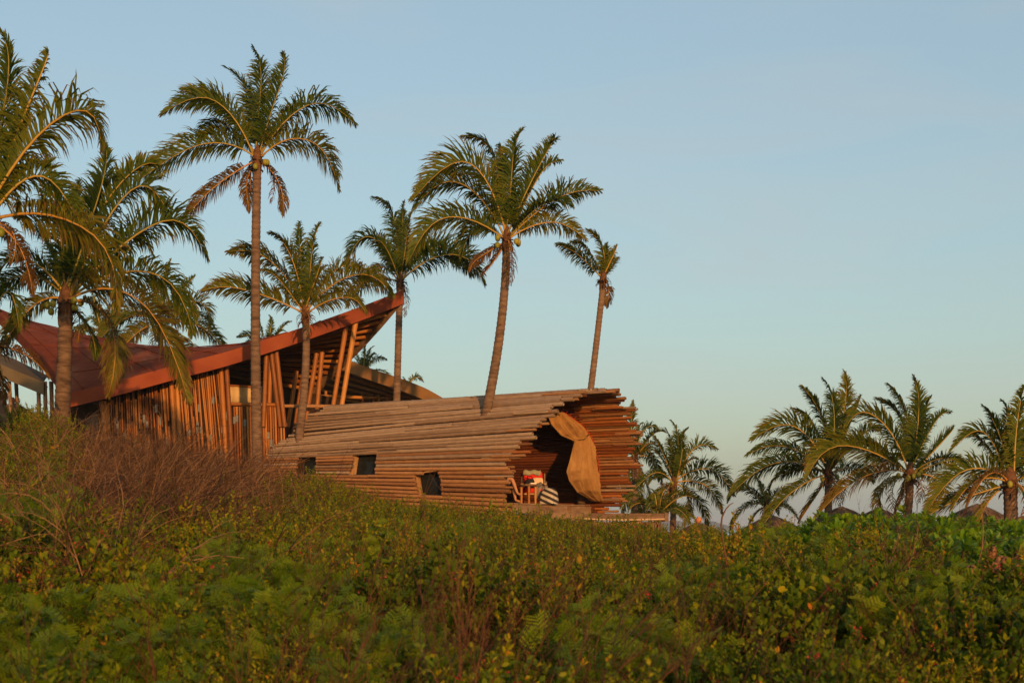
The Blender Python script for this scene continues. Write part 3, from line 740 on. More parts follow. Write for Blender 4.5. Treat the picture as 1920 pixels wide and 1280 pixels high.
def person():
    """someone seated on a stool just inside the near wall; the crossed shin shows past the cane ends"""
    base = TC + AX * (-0.98) + LT * (-1.15) + Vector((0, 0, FLOOR))
    def P(f, r, z): return base + AX * f + LT * r + Vector((0, 0, z))
    pts = []; rad = []; ed = []
    def add(p, r, par=None):
        pts.append(p); rad.append(r); i = len(pts) - 1
        if par is not None: ed.append((par, i))
        return i
    pel = add(P(0, 0, 0.56), 0.125); sp = add(P(-0.02, 0, 0.74), 0.115, pel); ch = add(P(-0.05, 0, 0.95), 0.13, sp); nk0 = add(P(-0.05, 0, 1.06), 0.085, ch)
    nk = add(P(-0.03, 0, 1.14), 0.052, nk0); hd = add(P(0.0, 0, 1.24), 0.085, nk); add(P(0.0, 0, 1.36), 0.07, hd)
    nose = add(P(0.105, 0, 1.25), 0.016, hd)
    tags_ = {}
    def leg(sd, kn, an, toe, hip):
        h = add(P(0.06, sd * 0.1, 0.54), 0.095, pel); t = add(P(*((Vector((0.06, sd * 0.1, 0.54)) + Vector(kn)) / 2)), 0.082, h)
        k = add(P(*kn), 0.058, t); mid = (Vector(kn) * 0.65 + Vector(an) * 0.35); c = add(P(*mid), 0.055, k); a_ = add(P(*an), 0.034, c)
        add(P(*((Vector(an) + Vector(toe)) / 2)), 0.036, a_); add(P(*toe), 0.024, len(pts) - 1)
    leg(-1, (0.50, -0.02, 0.655), (0.66, 0.0, 0.26), (0.80, 0.0, 0.22), 0)
    leg(1, (0.44, 0.13, 0.50), (0.52, 0.13, 0.085), (0.70, 0.15, 0.035), 0)
    for sd in (-1, 1):
        s0 = add(P(-0.05, sd * 0.17, 1.01), 0.062, ch); el = add(P(-0.02, sd * 0.24, 0.76), 0.043, s0); wr = add(P(0.18, sd * 0.17, 0.66), 0.028, el)
        pm = add(P(0.25, sd * 0.15, 0.655), 0.030, wr)
        for k, (l, o_) in enumerate([(0.075, -0.03), (0.088, -0.011), (0.082, 0.011), (0.065, 0.028)]):
            k1 = add(P(0.29, sd * 0.15 + o_, 0.655), 0.010, pm); k2 = add(P(0.29 + l * 0.6, sd * 0.15 + o_ * 1.1, 0.645), 0.009, k1); add(P(0.29 + l, sd * 0.15 + o_ * 1.1, 0.62), 0.008, k2)
        t1 = add(P(0.24, sd * 0.115, 0.65), 0.010, wr); add(P(0.28, sd * 0.09, 0.64), 0.009, t1)
    me = bpy.data.meshes.new('person'); me.from_pydata([tuple(p) for p in pts], ed, [])
    ob = bpy.data.objects.new('person', me); COL.objects.link(ob)
    ob.modifiers.new('skin', 'SKIN')
    if len(me.skin_vertices) == 0: return
    for i, sv in enumerate(me.skin_vertices[0].data):
        sv.radius = (rad[i], rad[i]); sv.use_root = (i == 0)
    ob.modifiers.new('sub', 'SUBSURF').levels = 1; ob.modifiers['sub'].render_levels = 1
    dg = bpy.context.evaluated_depsgraph_get(); dg.update()
    nm = bpy.data.meshes.new_from_object(ob.evaluated_get(dg))
    ob.modifiers.clear(); ob.data = nm
    nm.materials.clear(); nm.materials.append(M['skin']); nm.materials.append(M['black_cloth'])
    for p in nm.polygons:
        c = Vector(p.center) - base; f, r, z = c.dot(AX), c.dot(LT), c.z
        cloth = (z > 0.45 and z < 1.09 and f < 0.42 and not (f > 0.12 and z > 0.6 and abs(r) > 0.1)) 
        p.material_index = 1 if cloth else 0; p.use_smooth = True
    tag(ob, 'person in dark clothes seated inside the tube with one shin showing past the wall', 'person')
    b = MB(); rbox(b, P(-0.02, 0, 1.33), 0.098, 0.092, 0.10, r=0.9, n=10); b.build('hair', M['hair'], ob)
    # stool
    e = empty('stool', base); tag(e, 'low wooden stool under the seated person behind the tube wall', 'stool')
    b = MB(); rbox(b, P(-0.02, 0, 0.415), 0.2, 0.2, 0.03, r=0.35); b.build('seat', M['beam'], e)
    for a in range(4):
        x, y = 0.14 * (1 if a & 1 else -1), 0.14 * (1 if a & 2 else -1)
        pole('leg', P(x - 0.02, y, 0), P(x - 0.02, y, 0.40), 0.025, M['bamboo_gold'], e, node_gap=0.2)
person()

# ------------------------------------------------------------------ manta-roofed house
HY = 42.0
def coons(Fc, Bc, Lc, Rc):
    def S(p, q):
        f, bk, l, r = Fc(p), Bc(p), Lc(q), Rc(q)
        return f * (1 - q) + bk * q + l * (1 - p) + r * p - (Fc(0) * (1 - p) * (1 - q) + Fc(1) * p * (1 - q) + Bc(0) * (1 - p) * q + Bc(1) * p * q)
    return S
def curve_px(pts):
    """smooth curve through picture-measured points with their own depths"""
    W = [at(*p) for p in pts]; n = len(W)
    ts = np.cumsum([0] + [(W[i + 1] - W[i]).length for i in range(n - 1)]); ts = ts / ts[-1]
    def C(t):
        return Vector((float(np.interp(t, ts, [p.x for p in W])), float(np.interp(t, ts, [p.y for p in W])), float(np.interp(t, ts, [p.z for p in W]))))
    def S(t):
        h = 0.045
        if t < h or t > 1 - h: return C(t)
        return (C(t - h) + C(t) * 2 + C(t + h)) / 4
    return S
def patch(mb, S, n, m, off=Vector((0, 0, 0)), flip=False, mi=0):
    V = [S(i / n, j / m) + off for i in range(n + 1) for j in range(m + 1)]
    Fs = []
    for i in range(n):
        for j in range(m):
            a = i * (m + 1) + j; f = (a, a + m + 1, a + m + 2, a + 1)
            Fs.append(f[::-1] if flip else f)
    mb.add(V, Fs, mi, None, True)
def strip(mb, C, n, h, t, out):
    """fascia board under the curve C: height h, thickness t along out"""
    V = []; Fs = []
    for i in range(n + 1):
        p = C(i / n); o_ = out(i / n) if callable(out) else out
        V += [p, p - Vector((0, 0, h)), p - Vector((0, 0, h)) - o_ * t, p - o_ * t]
    for i in range(n):
        a = i * 4
        for k in range(4):
            k2 = (k + 1) % 4; Fs.append((a + k, a + 4 + k, a + 4 + k2, a + k2))
    Fs += [(0, 1, 2, 3), (n * 4 + 3, n * 4 + 2, n * 4 + 1, n * 4)]
    mb.add(V, Fs)
house = empty('winged_house', at(330, 905, 43.0)); house.location.z = gz(house.location.x, 43.0)
tag(house, 'open bamboo house with a sweeping rust red wing-shaped roof', 'house')
def hpart(o, parent_part):
    o.parent = parent_part; o.matrix_parent_inverse = Matrix.Translation(-house.location) if parent_part.type == 'EMPTY' else Matrix.Identity(4)
def build_house():
    Fr = curve_px([(131, 736, 41.6), (190, 722, 41.6), (250, 706, 41.6), (340, 681, 41.6), (420, 661, 41.7), (480, 642, 41.8), (560, 616, 42.0), (640, 588, 42.2), (700, 566, 42.4), (757, 543, 42.6)])
    Lf = curve_px([(131, 736, 41.6), (96, 690, 43.6), (62, 650, 45.5), (25, 612, 48), (-20, 572, 51), (-80, 540, 54)])
    Rt = curve_px([(757, 543, 42.6), (716, 592, 43.4), (680, 632, 44.3), (640, 672, 45.4), (584, 728, 47)])
    Bk = curve_px([(-80, 540, 54), (0, 584, 53), (80, 610, 52), (160, 640, 51), (240, 664, 50), (340, 680, 49.2), (460, 705, 48.1), (584, 728, 47)])
    S = coons(Fr, Bk, Lf, Rt)
    TH = 0.42
    b = MB(); patch(b, S, 40, 24, Vector((0, 0, -0.015)), flip=True); patch(b, S, 40, 24, Vector((0, 0, -0.16)))
    roof = b.build('roof', [M['roof_red']], house)
    b = MB(); strip(b, Fr, 40, TH, 0.12, Vector((0, -1, 0))); o = b.build('fascia', M['fascia_red'], roof); o.matrix_parent_inverse = Matrix.Identity(4)
    b = MB(); strip(b, Lf, 24, 0.36, 0.10, Vector((-1, -0.3, 0)).normalized()); o = b.build('fascia', M['roof_red'], roof); o.matrix_parent_inverse = Matrix.Identity(4)
    b = MB(); strip(b, Rt, 24, 0.36, 0.12, Vector((1, 0.2, 0)).normalized()); o = b.build('fascia', M['beam'], roof); o.matrix_parent_inverse = Matrix.Identity(4)
    b = MB(); strip(b, Bk, 24, 0.3, 0.10, Vector((0, 1, 0))); o = b.build('fascia', M['roof_red'], roof); o.matrix_parent_inverse = Matrix.Identity(4)
    for i in range(10):   # standing seams and patch lines of the roof sheets
        pts = [S(0.04 + i * 0.1, q / 14) + Vector((0, 0, 0.004 + random.uniform(0, 0.006))) for q in range(15)]
        sm = MB(); sm.tube(pts, 0.016, 5); o = sm.build('seam', M['roof_red'], roof); o.matrix_parent_inverse = Matrix.Identity(4)
    for j in range(4):
        pts = [S(q / 24, 0.12 + j * 0.22) + Vector((0, 0, 0.002)) for q in range(25)]
        sm = MB(); sm.tube(pts, 0.012, 5); o = sm.build('seam', M['roof_red'], roof); o.matrix_parent_inverse = Matrix.Identity(4)
    # purlins under the roof
    down = Vector((0, 0, -0.25))
    for j in range(14):
        q = 0.05 + j * 0.068
        for (p0, p1) in ((0.03, 0.35), (0.34, 0.66), (0.65, 0.985)):
            o = pole('purlin', S(p0, q) + down, S(p1, q) + down, 0.068, M['bamboo_gold'], house, node_gap=0.5)
            o.parent = roof; o.matrix_parent_inverse = Matrix.Identity(4)
    for i in range(9):   # rafters above the purlins
        p = 0.1 + i * 0.105
        for (q0, q1) in ((0.02, 0.34), (0.33, 0.66), (0.65, 0.98)):
            o = pole('rafter', S(p, q0) + Vector((0, 0, -0.17)), S(p, q1) + Vector((0, 0, -0.17)), 0.045, M['bamboo_inner'], house, node_gap=0.5)
            o.parent = roof; o.matrix_parent_inverse = Matrix.Identity(4)
    def roof_z(u):
        # underside of the front fascia at picture column u
        best = min((abs(uv(Fr(i / 200))[0] - u), i) for i in range(201))[1]
        return Fr(best / 200)
    # slatted front wall
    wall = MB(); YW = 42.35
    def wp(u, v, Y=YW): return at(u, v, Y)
    # dark sheet behind the slats, stands in for shade in the gaps
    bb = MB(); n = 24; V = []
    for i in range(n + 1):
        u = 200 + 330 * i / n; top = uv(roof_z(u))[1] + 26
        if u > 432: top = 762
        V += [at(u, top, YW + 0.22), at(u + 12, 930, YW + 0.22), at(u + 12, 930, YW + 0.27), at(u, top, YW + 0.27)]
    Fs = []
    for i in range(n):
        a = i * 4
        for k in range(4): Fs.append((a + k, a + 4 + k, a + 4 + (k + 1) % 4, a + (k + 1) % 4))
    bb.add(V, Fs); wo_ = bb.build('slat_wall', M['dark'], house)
    def slat(u, v0, v1, lean, r, mat, nm='slat', Y=YW):
        f0 = (v0 - 690) / 200; f1 = (v1 - 690) / 200
        o = pole(nm, at(u + lean * f1, v1, Y), at(u + lean * f0, v0, Y), r, mat, house, node_gap=0.42, fine=False)
        if o: o.parent = wo_; o.matrix_parent_inverse = Matrix.Identity(4)
    u = 199.0; cnt = 0
    while u < 426:
        top = uv(roof_z(u))[1] + 27 + random.choice([0, 0, 2, 8, 16]); bot = 925
        lean = 14 + 4 * math.sin(u * 0.02) + random.uniform(-4, 4)
        r = random.uniform(0.020, 0.036)
        nb = random.choice([0, 1, 1, 1, 2]); cuts = sorted(random.uniform(top + 22, 850) for _ in range(nb))
        cur = top
        for c in cuts:
            if c - cur < 14: continue
            g = random.uniform(9, 16)
            slat(u, cur, c, lean, r, M['bamboo_slat']); cnt += 1
            if random.random() < 0.4:
                f = (c + g / 2 - 690) / 200; bk = MB()
                bk.box(at(u + lean * f, c + g / 2, YW), Vector((0.037, 0, 0)), Vector((0, 0.03, 0)), Vector((0, 0, g / 2 / F * YW)))
                o = bk.build('infill_block', M['slate']); o.parent = wo_; o.matrix_parent_inverse = Matrix.Identity(4)
                o.matrix_parent_inverse = Matrix.Translation(-house.location) @ Matrix.Identity(4) if False else Matrix.Identity(4)
            cur = c + g
        slat(u, cur, bot, lean, r, M['bamboo_slat']); cnt += 1
        u += 4.2 + random.uniform(-0.9, 0.9)
    u = 437.0
    while u < 532:
        top = 762; r = random.uniform(0.034, 0.042)
        if random.random() < 0.45:
            c = random.uniform(775, 850); slat(u, top, c, 6, r, M['bamboo_slat'])
            bk = MB(); bk.box(at(u + 6 * (c - 683) / 200, c + 7, YW), Vector((0.037, 0, 0)), Vector((0, 0.03, 0)), Vector((0, 0, 6.5 / F * YW)))
            o = bk.build('infill_block', M['slate']); o.parent = wo_; o.matrix_parent_inverse = Matrix.Identity(4)
            slat(u, c + 14, 925, 6, r, M['bamboo_slat'])
        else: slat(u, top, 925, 6, r, M['bamboo_slat'])
        u += 4.9 + random.uniform(-0.6, 0.6)
    print('slats', cnt)
    # big posts
    def post(u0, v0, u1, v1, r, Y=YW - 0.12, mat=None):
        pole('post', at(u1, v1, Y), at(u0, v0, Y), r, mat or M['bamboo_gold'], house, node_gap=0.5)
    post(190, 752, 216, 925, 0.07); post(196, 752, 222, 925, 0.06, YW)
    post(321, 712, 334, 925, 0.075); post(331, 710, 344, 925, 0.07)
    post(414, 683, 428, 925, 0.075); post(424, 681, 440, 925, 0.075)
    post(500, 660, 494, 800, 0.075); post(508, 664, 503, 800, 0.07, YW + 0.1)
    post(508, 652, 526, 800, 0.075); post(517, 650, 534, 800, 0.075)
    post(556, 695, 540, 800, 0.075, 44.5); post(568, 700, 552, 800, 0.06, 45.0)
    post(594, 662, 572, 800, 0.075, 43.0); post(604, 660, 591, 800, 0.075, 43.2)
    post(649, 612, 618, 800, 0.08, 42.6); post(667, 602, 634, 800, 0.085, 42.5)
    # rail
    pole('rail', at(432, 757, YW - 0.05), at(531, 759, YW - 0.05), 0.06, M['bamboo_gold'], house, node_gap=0.5)
    pole('rail', at(526, 761, YW - 0.02), at(640, 762, YW + 0.4), 0.06, M['bamboo_mid'], house, node_gap=0.5)
    pole('rail', at(428, 722, YW + 0.9), at(474, 725, YW + 0.9), 0.035, M['bamboo_gold'], house, node_gap=0.5)
    # rolled-down blind
    b = MB(); V = []; Fs = []; n = 20
    for i in range(n + 1):
        u_ = 429 + 62 * i / n; dy = 0.02 * math.sin(i * 1.1)
        V += [at(u_, 724, YW + 0.95 + dy), at(u_, 757, YW + 0.95 + dy)]
    for i in range(n): Fs.append((i * 2, i * 2 + 2, i * 2 + 3, i * 2 + 1))
    b.add(V, Fs, 0, None, True); o = b.build('blind', M['blind'], house); o.modifiers.new('t', 'SOLIDIFY').thickness = 0.02
    # rear wall, coloured dark for the shaded interior, and floor of the room
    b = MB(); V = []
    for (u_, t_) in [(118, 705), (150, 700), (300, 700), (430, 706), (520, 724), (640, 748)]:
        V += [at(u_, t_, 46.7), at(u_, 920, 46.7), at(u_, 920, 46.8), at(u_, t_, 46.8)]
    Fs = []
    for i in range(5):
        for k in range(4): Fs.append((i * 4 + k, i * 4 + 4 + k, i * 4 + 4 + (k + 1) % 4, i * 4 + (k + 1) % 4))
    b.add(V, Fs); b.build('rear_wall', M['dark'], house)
    b = MB(); c = at(390, 890, 46); b.box(c, Vector((4.2, 0, 0)), Vector((0, 3.2, 0)), Vector((0, 0, 0.1))); b.build('floor', M['beam'], house)
    # left return wall with boards
    for i in range(9):
        b = MB(); p = at(186 - i * 4, 775 + i * 2, YW + 0.3 + i * 0.7); p2 = at(190 - i * 4, 925, YW + 0.3 + i * 0.7)
        b.box((p + p2) / 2, Vector((0.05, 0.12, 0)), Vector((0.03, -0.01, 0)), (p - p2) / 2); b.build('side_board', M['beam'], house)
build_house()

def rear_pavilion():
    Fr = curve_px([(560, 640, 52), (655, 676, 52), (700, 692, 51.6), (760, 712, 51.2), (800, 728, 51), (836, 749, 50.8)])
    Bk = curve_px([(540, 740, 58), (620, 748, 58), (700, 756, 57.5), (780, 764, 57)])
    Lf = curve_px([(560, 640, 52), (550, 690, 55), (540, 740, 58)]); Rt = curve_px([(836, 749, 50.8), (808, 757, 54), (780, 764, 57)])
    S = coons(Fr, Bk, Lf, Rt)
    e = empty('rear_pavilion', at(690, 800, 54)); tag(e, 'pavilion with a low sloping tan roof behind the red roofed house', 'pavilion')
    b = MB(); patch(b, S, 20, 12, flip=True); patch(b, S, 20, 12, Vector((0, 0, -0.15))); roof = b.build('roof', M['roof_tan'], e)
    b = MB(); strip(b, Fr, 24, 0.44, 0.12, Vector((0, -1, 0))); o = b.build('fascia', M['roof_tan'], roof); o.matrix_parent_inverse = Matrix.Identity(4)
    for j in range(7):
        q = 0.1 + j * 0.14
        o = pole('purlin', S(0.2, q) + Vector((0, 0, -0.26)), S(0.62, q) + Vector((0, 0, -0.26)), 0.06, M['bamboo_gold'], e); o.parent = roof; o.matrix_parent_inverse = Matrix.Identity(4)
        o = pole('purlin', S(0.6, q) + Vector((0, 0, -0.26)), S(0.99, q) + Vector((0, 0, -0.26)), 0.06, M['bamboo_gold'], e); o.parent = roof; o.matrix_parent_inverse = Matrix.Identity(4)
    pole('tie_beam', at(600, 742, 54), at(745, 747, 54), 0.07, M['bamboo_gold'], e)
    for u_ in (612, 645, 682, 702, 712, 728, 756, 768):
        pole('post', at(u_, 900, 54), at(u_ - 1, 733 + (u_ - 612) * 0.07, 54), 0.06, M['bamboo_gold'], e)
rear_pavilion()
def left_pavilion():
    Fr = curve_px([(-40, 665, 48), (18, 690, 47), (82, 716, 46)]); Bk = curve_px([(-40, 655, 52), (18, 668, 52), (90, 704, 52)])
    S = coons(Fr, Bk, curve_px([(-40, 665, 48), (-40, 655, 52)]), curve_px([(82, 716, 46), (90, 704, 52)]))
    e = empty('left_pavilion', at(40, 800, 48)); e.location.z = gz(e.location.x, 48); e.name = 'slab_roof_pavilion'
    tag(e, 'pavilion with a pale slab roof on thin posts at the far left behind the palms', 'pavilion')
    b = MB(); patch(b, S, 8, 6, flip=True); patch(b, S, 8, 6, Vector((0, 0, -0.4))); roof = b.build('roof', M['roof_grey'], e)
    b = MB(); strip(b, Fr, 8, 0.42, 0.1, Vector((0, -1, 0))); o = b.build('fascia', M['roof_grey'], roof); o.matrix_parent_inverse = Matrix.Identity(4)
    for (u0, u1, Y) in [(17, 27, 47.5), (30, 38, 49), (72, 74, 46.5), (84, 88, 46.2), (96, 100, 46.0)]:
        pole('post', at(u1, 860, Y), at(u0, 715, Y), 0.07, M['beam'], e)
left_pavilion()

# ------------------------------------------------------------------ palms
UP = Vector((0, 0, 1)); WIND = Vector((-0.22, 0.05, 0.05))
def frond_mesh(pts, ll, twist, dry, droop, n, petiole=0.14, rr=0.03, name='frond', vfold=0.35, ragged=0.1, lw=1.0):
    """one palm leaf: a tapered rachis with leaflets on both sides"""
    b = MB(); N = len(pts)
    rad = [rr * (1 - 0.85 * i / (N - 1)) * (1.5 if i == 0 else 1) for i in range(N)]
    b.tube(pts, rad, 5, 1, max(dry * 0.9, 0.02))
    cum = [0]
    for i in range(N - 1): cum.append(cum[-1] + (pts[i + 1] - pts[i]).length)
    Lt = cum[-1]
    def pos(t):
        x = t * Lt
        for i in range(N - 1):
            if x <= cum[i + 1] or i == N - 2:
                f = (x - cum[i]) / max(cum[i + 1] - cum[i], 1e-6); return pts[i].lerp(pts[i + 1], f), (pts[i + 1] - pts[i]).normalized()
    # reference normal carried along
    for k in range(n):
        t = petiole + (1 - petiole) * (k + 0.5) / n
        p, T = pos(t)
        Nn = UP - T * UP.dot(T)
        if Nn.length < 0.25:
            ref = Vector((0, -1, 0)); Nn = Nn + (ref - T * ref.dot(T)) * 0.6
        Nn.normalize()
        tw = twist * (0.6 + 0.5 * t)
        Nn = Quaternion(T, tw) @ Nn
        S = T.cross(Nn).normalized()
        x = (t - petiole) / (1 - petiole)
        lp = ll * (0.5 + 0.5 * math.sin(math.pi * min(1.0, 0.14 + x * 0.75))) * (1 if x < 0.6 else 1 - 0.68 * (x - 0.6) / 0.4)
        ang = R(74 - 52 * x)
        nf_ = 1 - 0.26 * min(1.0, max(0.0, (T.z - 0.5) / 0.4)); lp *= nf_; ang *= 0.3 + 0.7 * nf_
        for sd in (-1, 1):
            if random.random() < ragged * 0.5: continue
            l = lp * random.uniform(0.82, 1.1) * (random.uniform(0.3, 0.8) if random.random() < ragged else 1)
            a = ang + random.gauss(0, 0.18)
            d = (T * math.cos(a) + S * sd * math.sin(a) + Nn * (vfold * random.uniform(0.3, 1.3)) + WIND * random.uniform(0.3, 1.2)).normalized()
            dr = droop * random.uniform(0.6, 1.5)
            d2 = (d + Vector((0, 0, -1)) * dr + WIND * 0.3).normalized(); d3 = (d2 + Vector((0, 0, -1)) * dr * 1.3 + WIND * 0.5).normalized()
            wv = (T - d * T.dot(d)); 
            if wv.length < 1e-3: continue
            wv.normalize(); wv = (wv + Nn * random.uniform(-0.35, 0.35)).normalized()
            wd = lw * (0.008 + 0.0095 * min(1, ll / 0.8)) * random.uniform(0.75, 1.25)
            p1 = p + d * l * 0.4; p2 = p1 + d2 * l * 0.35; p3 = p2 + d3 * l * 0.25
            dd = min(1.0, max(0.0, dry + random.gauss(0, 0.07)))
            tip = min(1.0, dd + (0.6 if random.random() < 0.4 else 0.15) * (0.5 + x))
            vs = [p - wv * wd * 0.55, p + wv * wd * 0.55, p1 + wv * wd, p1 - wv * wd, p2 + wv * wd * 0.75, p2 - wv * wd * 0.75, p3]
            b.add(vs, [(0, 1, 2, 3), (3, 2, 4, 5), (5, 4, 6)], 0, [dd, dd, dd, dd, (dd + tip) / 2, (dd + tip) / 2, tip])
    return b

def trunk_mesh(path, r0, r1, ring=0.13):
    b = MB(); L_ = sum((path[i + 1] - path[i]).length for i in range(len(path) - 1))
    n = int(L_ / ring) * 3
    P = []; Rr = []
    for i in range(n + 1):
        t = i / n; x = t * (len(path) - 1); a = int(min(x, len(path) - 2)); p = path[a].lerp(path[a + 1], x - a)
        r = r0 + (r1 - r0) * min(1, t * 1.15)
        if t < 0.10: r *= 1 + 0.45 * (1 - t / 0.10) ** 2
        r *= (1.0, 1.055, 0.96)[i % 3] + random.uniform(-0.012, 0.012)
        P.append(p); Rr.append(r)
    b.tube(P, Rr, 12, 0)
    return b

def palm(name, label, crown, Y, base, fronds, r0=0.15, r1=0.11, autos=0, auto_len=2.2, dry=0.15, coconuts=0, mid=None, group='coconut palms', ll=None, dead=2, spear=True, base_z=None, seedv=1, up_bias=0.3, petr=0.028, density=1.0, lw=1.0):
    random.seed(seedv * 101 + 13)
    k = Y / F
    top = at(crown[0], crown[1], Y)
    bp = at(base[0], base[1], Y + (base[2] if len(base) > 2 else 0))
    gzv = gz(bp.x, bp.y) - 0.1 if base_z is None else base_z
    foot = Vector((bp.x, bp.y, gzv))
    if bp.z > gzv + 0.3: path_pts = None
    m_ = at(mid[0], mid[1], Y) if mid else top.lerp(bp, 0.5)
    e = empty(name, foot); tag(e, label, 'palm tree', group)
    upper = through(bp, m_, top + Vector((0, 0, -0.12)), 14)
    path = upper
    if bp.z - gzv > 0.15:
        dn = (upper[0] - upper[1]).normalized(); hz = min(0.4, abs(dn.x))
        path = [foot, foot.lerp(bp, 0.5)] + upper
        # keep spacing even
        tot = [0]
        for i in range(len(path) - 1): tot.append(tot[-1] + (path[i + 1] - path[i]).length)
        path = [Vector([float(np.interp(x, tot, [q[c] for q in path])) for c in range(3)]) for x in np.linspace(0, tot[-1], 26)]
    trunk_mesh(path, r0, r1).build('trunk', M['trunk'], e)
    # fibrous crown base with old leaf stubs
    b = MB(); axis = (path[-1] - path[-3]).normalized()
    b.tube([top - axis * 0.34, top - axis * 0.16, top + axis * 0.05, top + axis * 0.26, top + axis * 0.42], [r1 * 0.95, r1 * 1.12, r1 * 1.15, r1 * 0.8, r1 * 0.25], 10, 0)
    for i in range(34):
        a = random.uniform(0, 6.28); dv = Vector((math.cos(a), math.sin(a), 0))
        s0 = top + dv * r1 * 0.8 + axis * random.uniform(-0.22, 0.1); L_ = random.uniform(0.18, 0.5)
        e_ = s0 + dv * L_ * 0.45 + UP * L_ * random.uniform(-0.9, 0.5); md = s0.lerp(e_, 0.5) + dv * 0.06
        wv = dv.cross(UP) * random.uniform(0.02, 0.05)
        b.add([s0 - wv, s0 + wv, md + wv, md - wv, e_], [(0, 1, 2, 3), (3, 2, 4)])
    b.build('crown_base', M['fibre'], e)
    nf = 0
    for fr in fronds:
        m2, t2 = fr[0], fr[1]; dY = fr[2] if len(fr) > 2 else random.uniform(-1, 1)
        fd = fr[3] if len(fr) > 3 else dry + random.uniform(-0.08, 0.14)
        tw = fr[4] if len(fr) > 4 else None
        tip = at(t2[0], t2[1], Y + dY); mp = at(m2[0], m2[1], Y + dY * 0.62)
        a0 = top + Vector((random.uniform(-1, 1), random.uniform(-1, 1), 0)) * r1 * 0.5
        pts = through(a0, mp, tip, 12)
        L_ = sum((pts[i + 1] - pts[i]).length for i in range(11))
        hk = Vector((random.uniform(-0.16, 0.08), random.uniform(-0.1, 0.1), -random.uniform(0.05, 0.16)))
        pts = [q + hk * L_ * ((max(0.0, i / 11 - 0.55) / 0.45) ** 2.2 - 0.65 * i / 11) for i, q in enumerate(pts)]
        if tw is None:
            T = (tip - a0).normalized()
            tw = random.choice([-1, 1]) * R(random.uniform(25, 60))
            if abs(T.z) > 0.75: tw = R(random.uniform(-25, 25))
        lf = (ll or 0.26) * L_ * random.uniform(0.9, 1.1); lf = min(max(lf, 0.3), 0.9)
        frond_mesh(pts, lf, tw, fd, random.uniform(0.3, 0.85) + (0.5 if fd > 0.55 else 0), int((50 + 36 * L_) * density), rr=petr, lw=lw).build('frond', [M['frond'], M['rachis']], e); nf += 1
    for i in range(autos):
        a = 2 * math.pi * (i + random.uniform(-0.3, 0.3)) / autos; el = random.uniform(-0.25, 1.15) + up_bias * 0.3
        L_ = auto_len * random.uniform(0.8, 1.15)
        dv = Vector((math.cos(a) * math.cos(el), math.sin(a) * math.cos(el), math.sin(el)))
        tip = top + dv * L_ * 0.92 + UP * (-0.28 * L_ * math.cos(el)); mp = top + dv * L_ * 0.52 + UP * 0.06 * L_
        pts = through(top + Vector((0, 0, 0)), mp, tip, 12)
        frond_mesh(pts, min(0.8, 0.25 * L_), R(random.uniform(-45, 45)), dry + random.uniform(-0.1, 0.2) - 0.1 * math.sin(el), random.uniform(0.2, 0.5), int((40 + 26 * L_) * density), rr=petr, lw=lw).build('frond', [M['frond'], M['rachis']], e)
    for i in range(dead):
        a = random.uniform(0, 6.28); dv = Vector((math.cos(a), math.sin(a), 0)); L_ = auto_len * random.uniform(0.35, 0.6)
        pts = through(top + dv * r1, top + dv * (r1 + 0.35) + UP * -L_ * 0.3, top + dv * (r1 + 0.3) + UP * -L_, 10)
        frond_mesh(pts, 0.35, R(random.uniform(-60, 60)), 0.85, 0.9, 26, rr=petr * 0.7, ragged=0.4).build('frond', [M['frond'], M['rachis']], e)
    for i in range(coconuts):
        a = random.uniform(3.0, 6.6); dv = Vector((math.cos(a), math.sin(a), 0))
        c = top + dv * (r1 * 1.6 + random.uniform(0.06, 0.16)) + UP * random.uniform(-0.25, 0.08)
        b = MB(); rbox(b, c, 0.068, 0.068, 0.085, r=0.95, n=8); b.build('coconut', M['coconut'], e)
    return e
P7 = palm
palm('coconut_palm', 'tallest palm, with a straight trunk in front of the red roof and slatted wall', (482, 300), 38.0, (483, 880),
     [((480, 190), (483, 84), 0.1, 0.12, 0.1), ((508, 188), (541, 98), -0.3, 0.1), ((462, 200), (430, 122), 0.3, 0.16, -0.2), ((405, 203), (312, 205), -0.6, 0.22, 0.9), ((420, 215), (345, 165), 0.8, 0.15, 0.8), ((385, 275), (272, 330), -0.5, 0.34, 0.9),
      ((415, 345), (342, 412), -0.2, 0.72, 0.7), ((572, 210), (662, 224), 0.3, 0.2, -0.8), ((530, 232), (577, 190), 1.0, 0.25), ((562, 268), (642, 347), -0.7, 0.38, -0.9), ((523, 345), (532, 402), 0.2, 0.7, -0.5), ((425, 250), (368, 258), 1.4, 0.1, 0.6), ((460, 345), (470, 395), 0.6, 0.8)],
     r0=0.145, r1=0.115, mid=(479, 620), coconuts=3, seedv=1, dead=2, autos=0, auto_len=2.0)
palm('coconut_palm', 'leaning palm with yellow coconuts whose trunk comes out of the tube roof', (950, 452), 37.5, (908, 790),
     [((880, 322), (783, 362), -0.6, 0.25, 0.9), ((868, 352), (778, 385), 0.3, 0.16, 0.7), ((848, 418), (768, 478), -0.7, 0.22, 0.9), ((922, 330), (878, 243), 0.4, 0.14, 0.4), ((965, 335), (975, 234), -0.2, 0.08, 0.1), ((1003, 322), (1048, 252), -0.3, 0.25, -0.5),
      ((1000, 358), (1050, 292), 0.6, 0.25, -0.5), ((1030, 388), (1122, 352), -0.3, 0.3, -0.8), ((1022, 426), (1097, 442), 0.2, 0.5, -0.8), ((902, 485), (880, 505), 0.3, 0.75), ((892, 425), (868, 482), 0.7, 0.12, 0.6), ((945, 345), (935, 262), 0.8, 0.08), ((925, 490), (905, 515), 0.0, 0.85)],
     r0=0.15, r1=0.11, mid=(938, 620), coconuts=7, seedv=2, autos=1, auto_len=2.1, dead=2, base_z=CZ + 0.55)
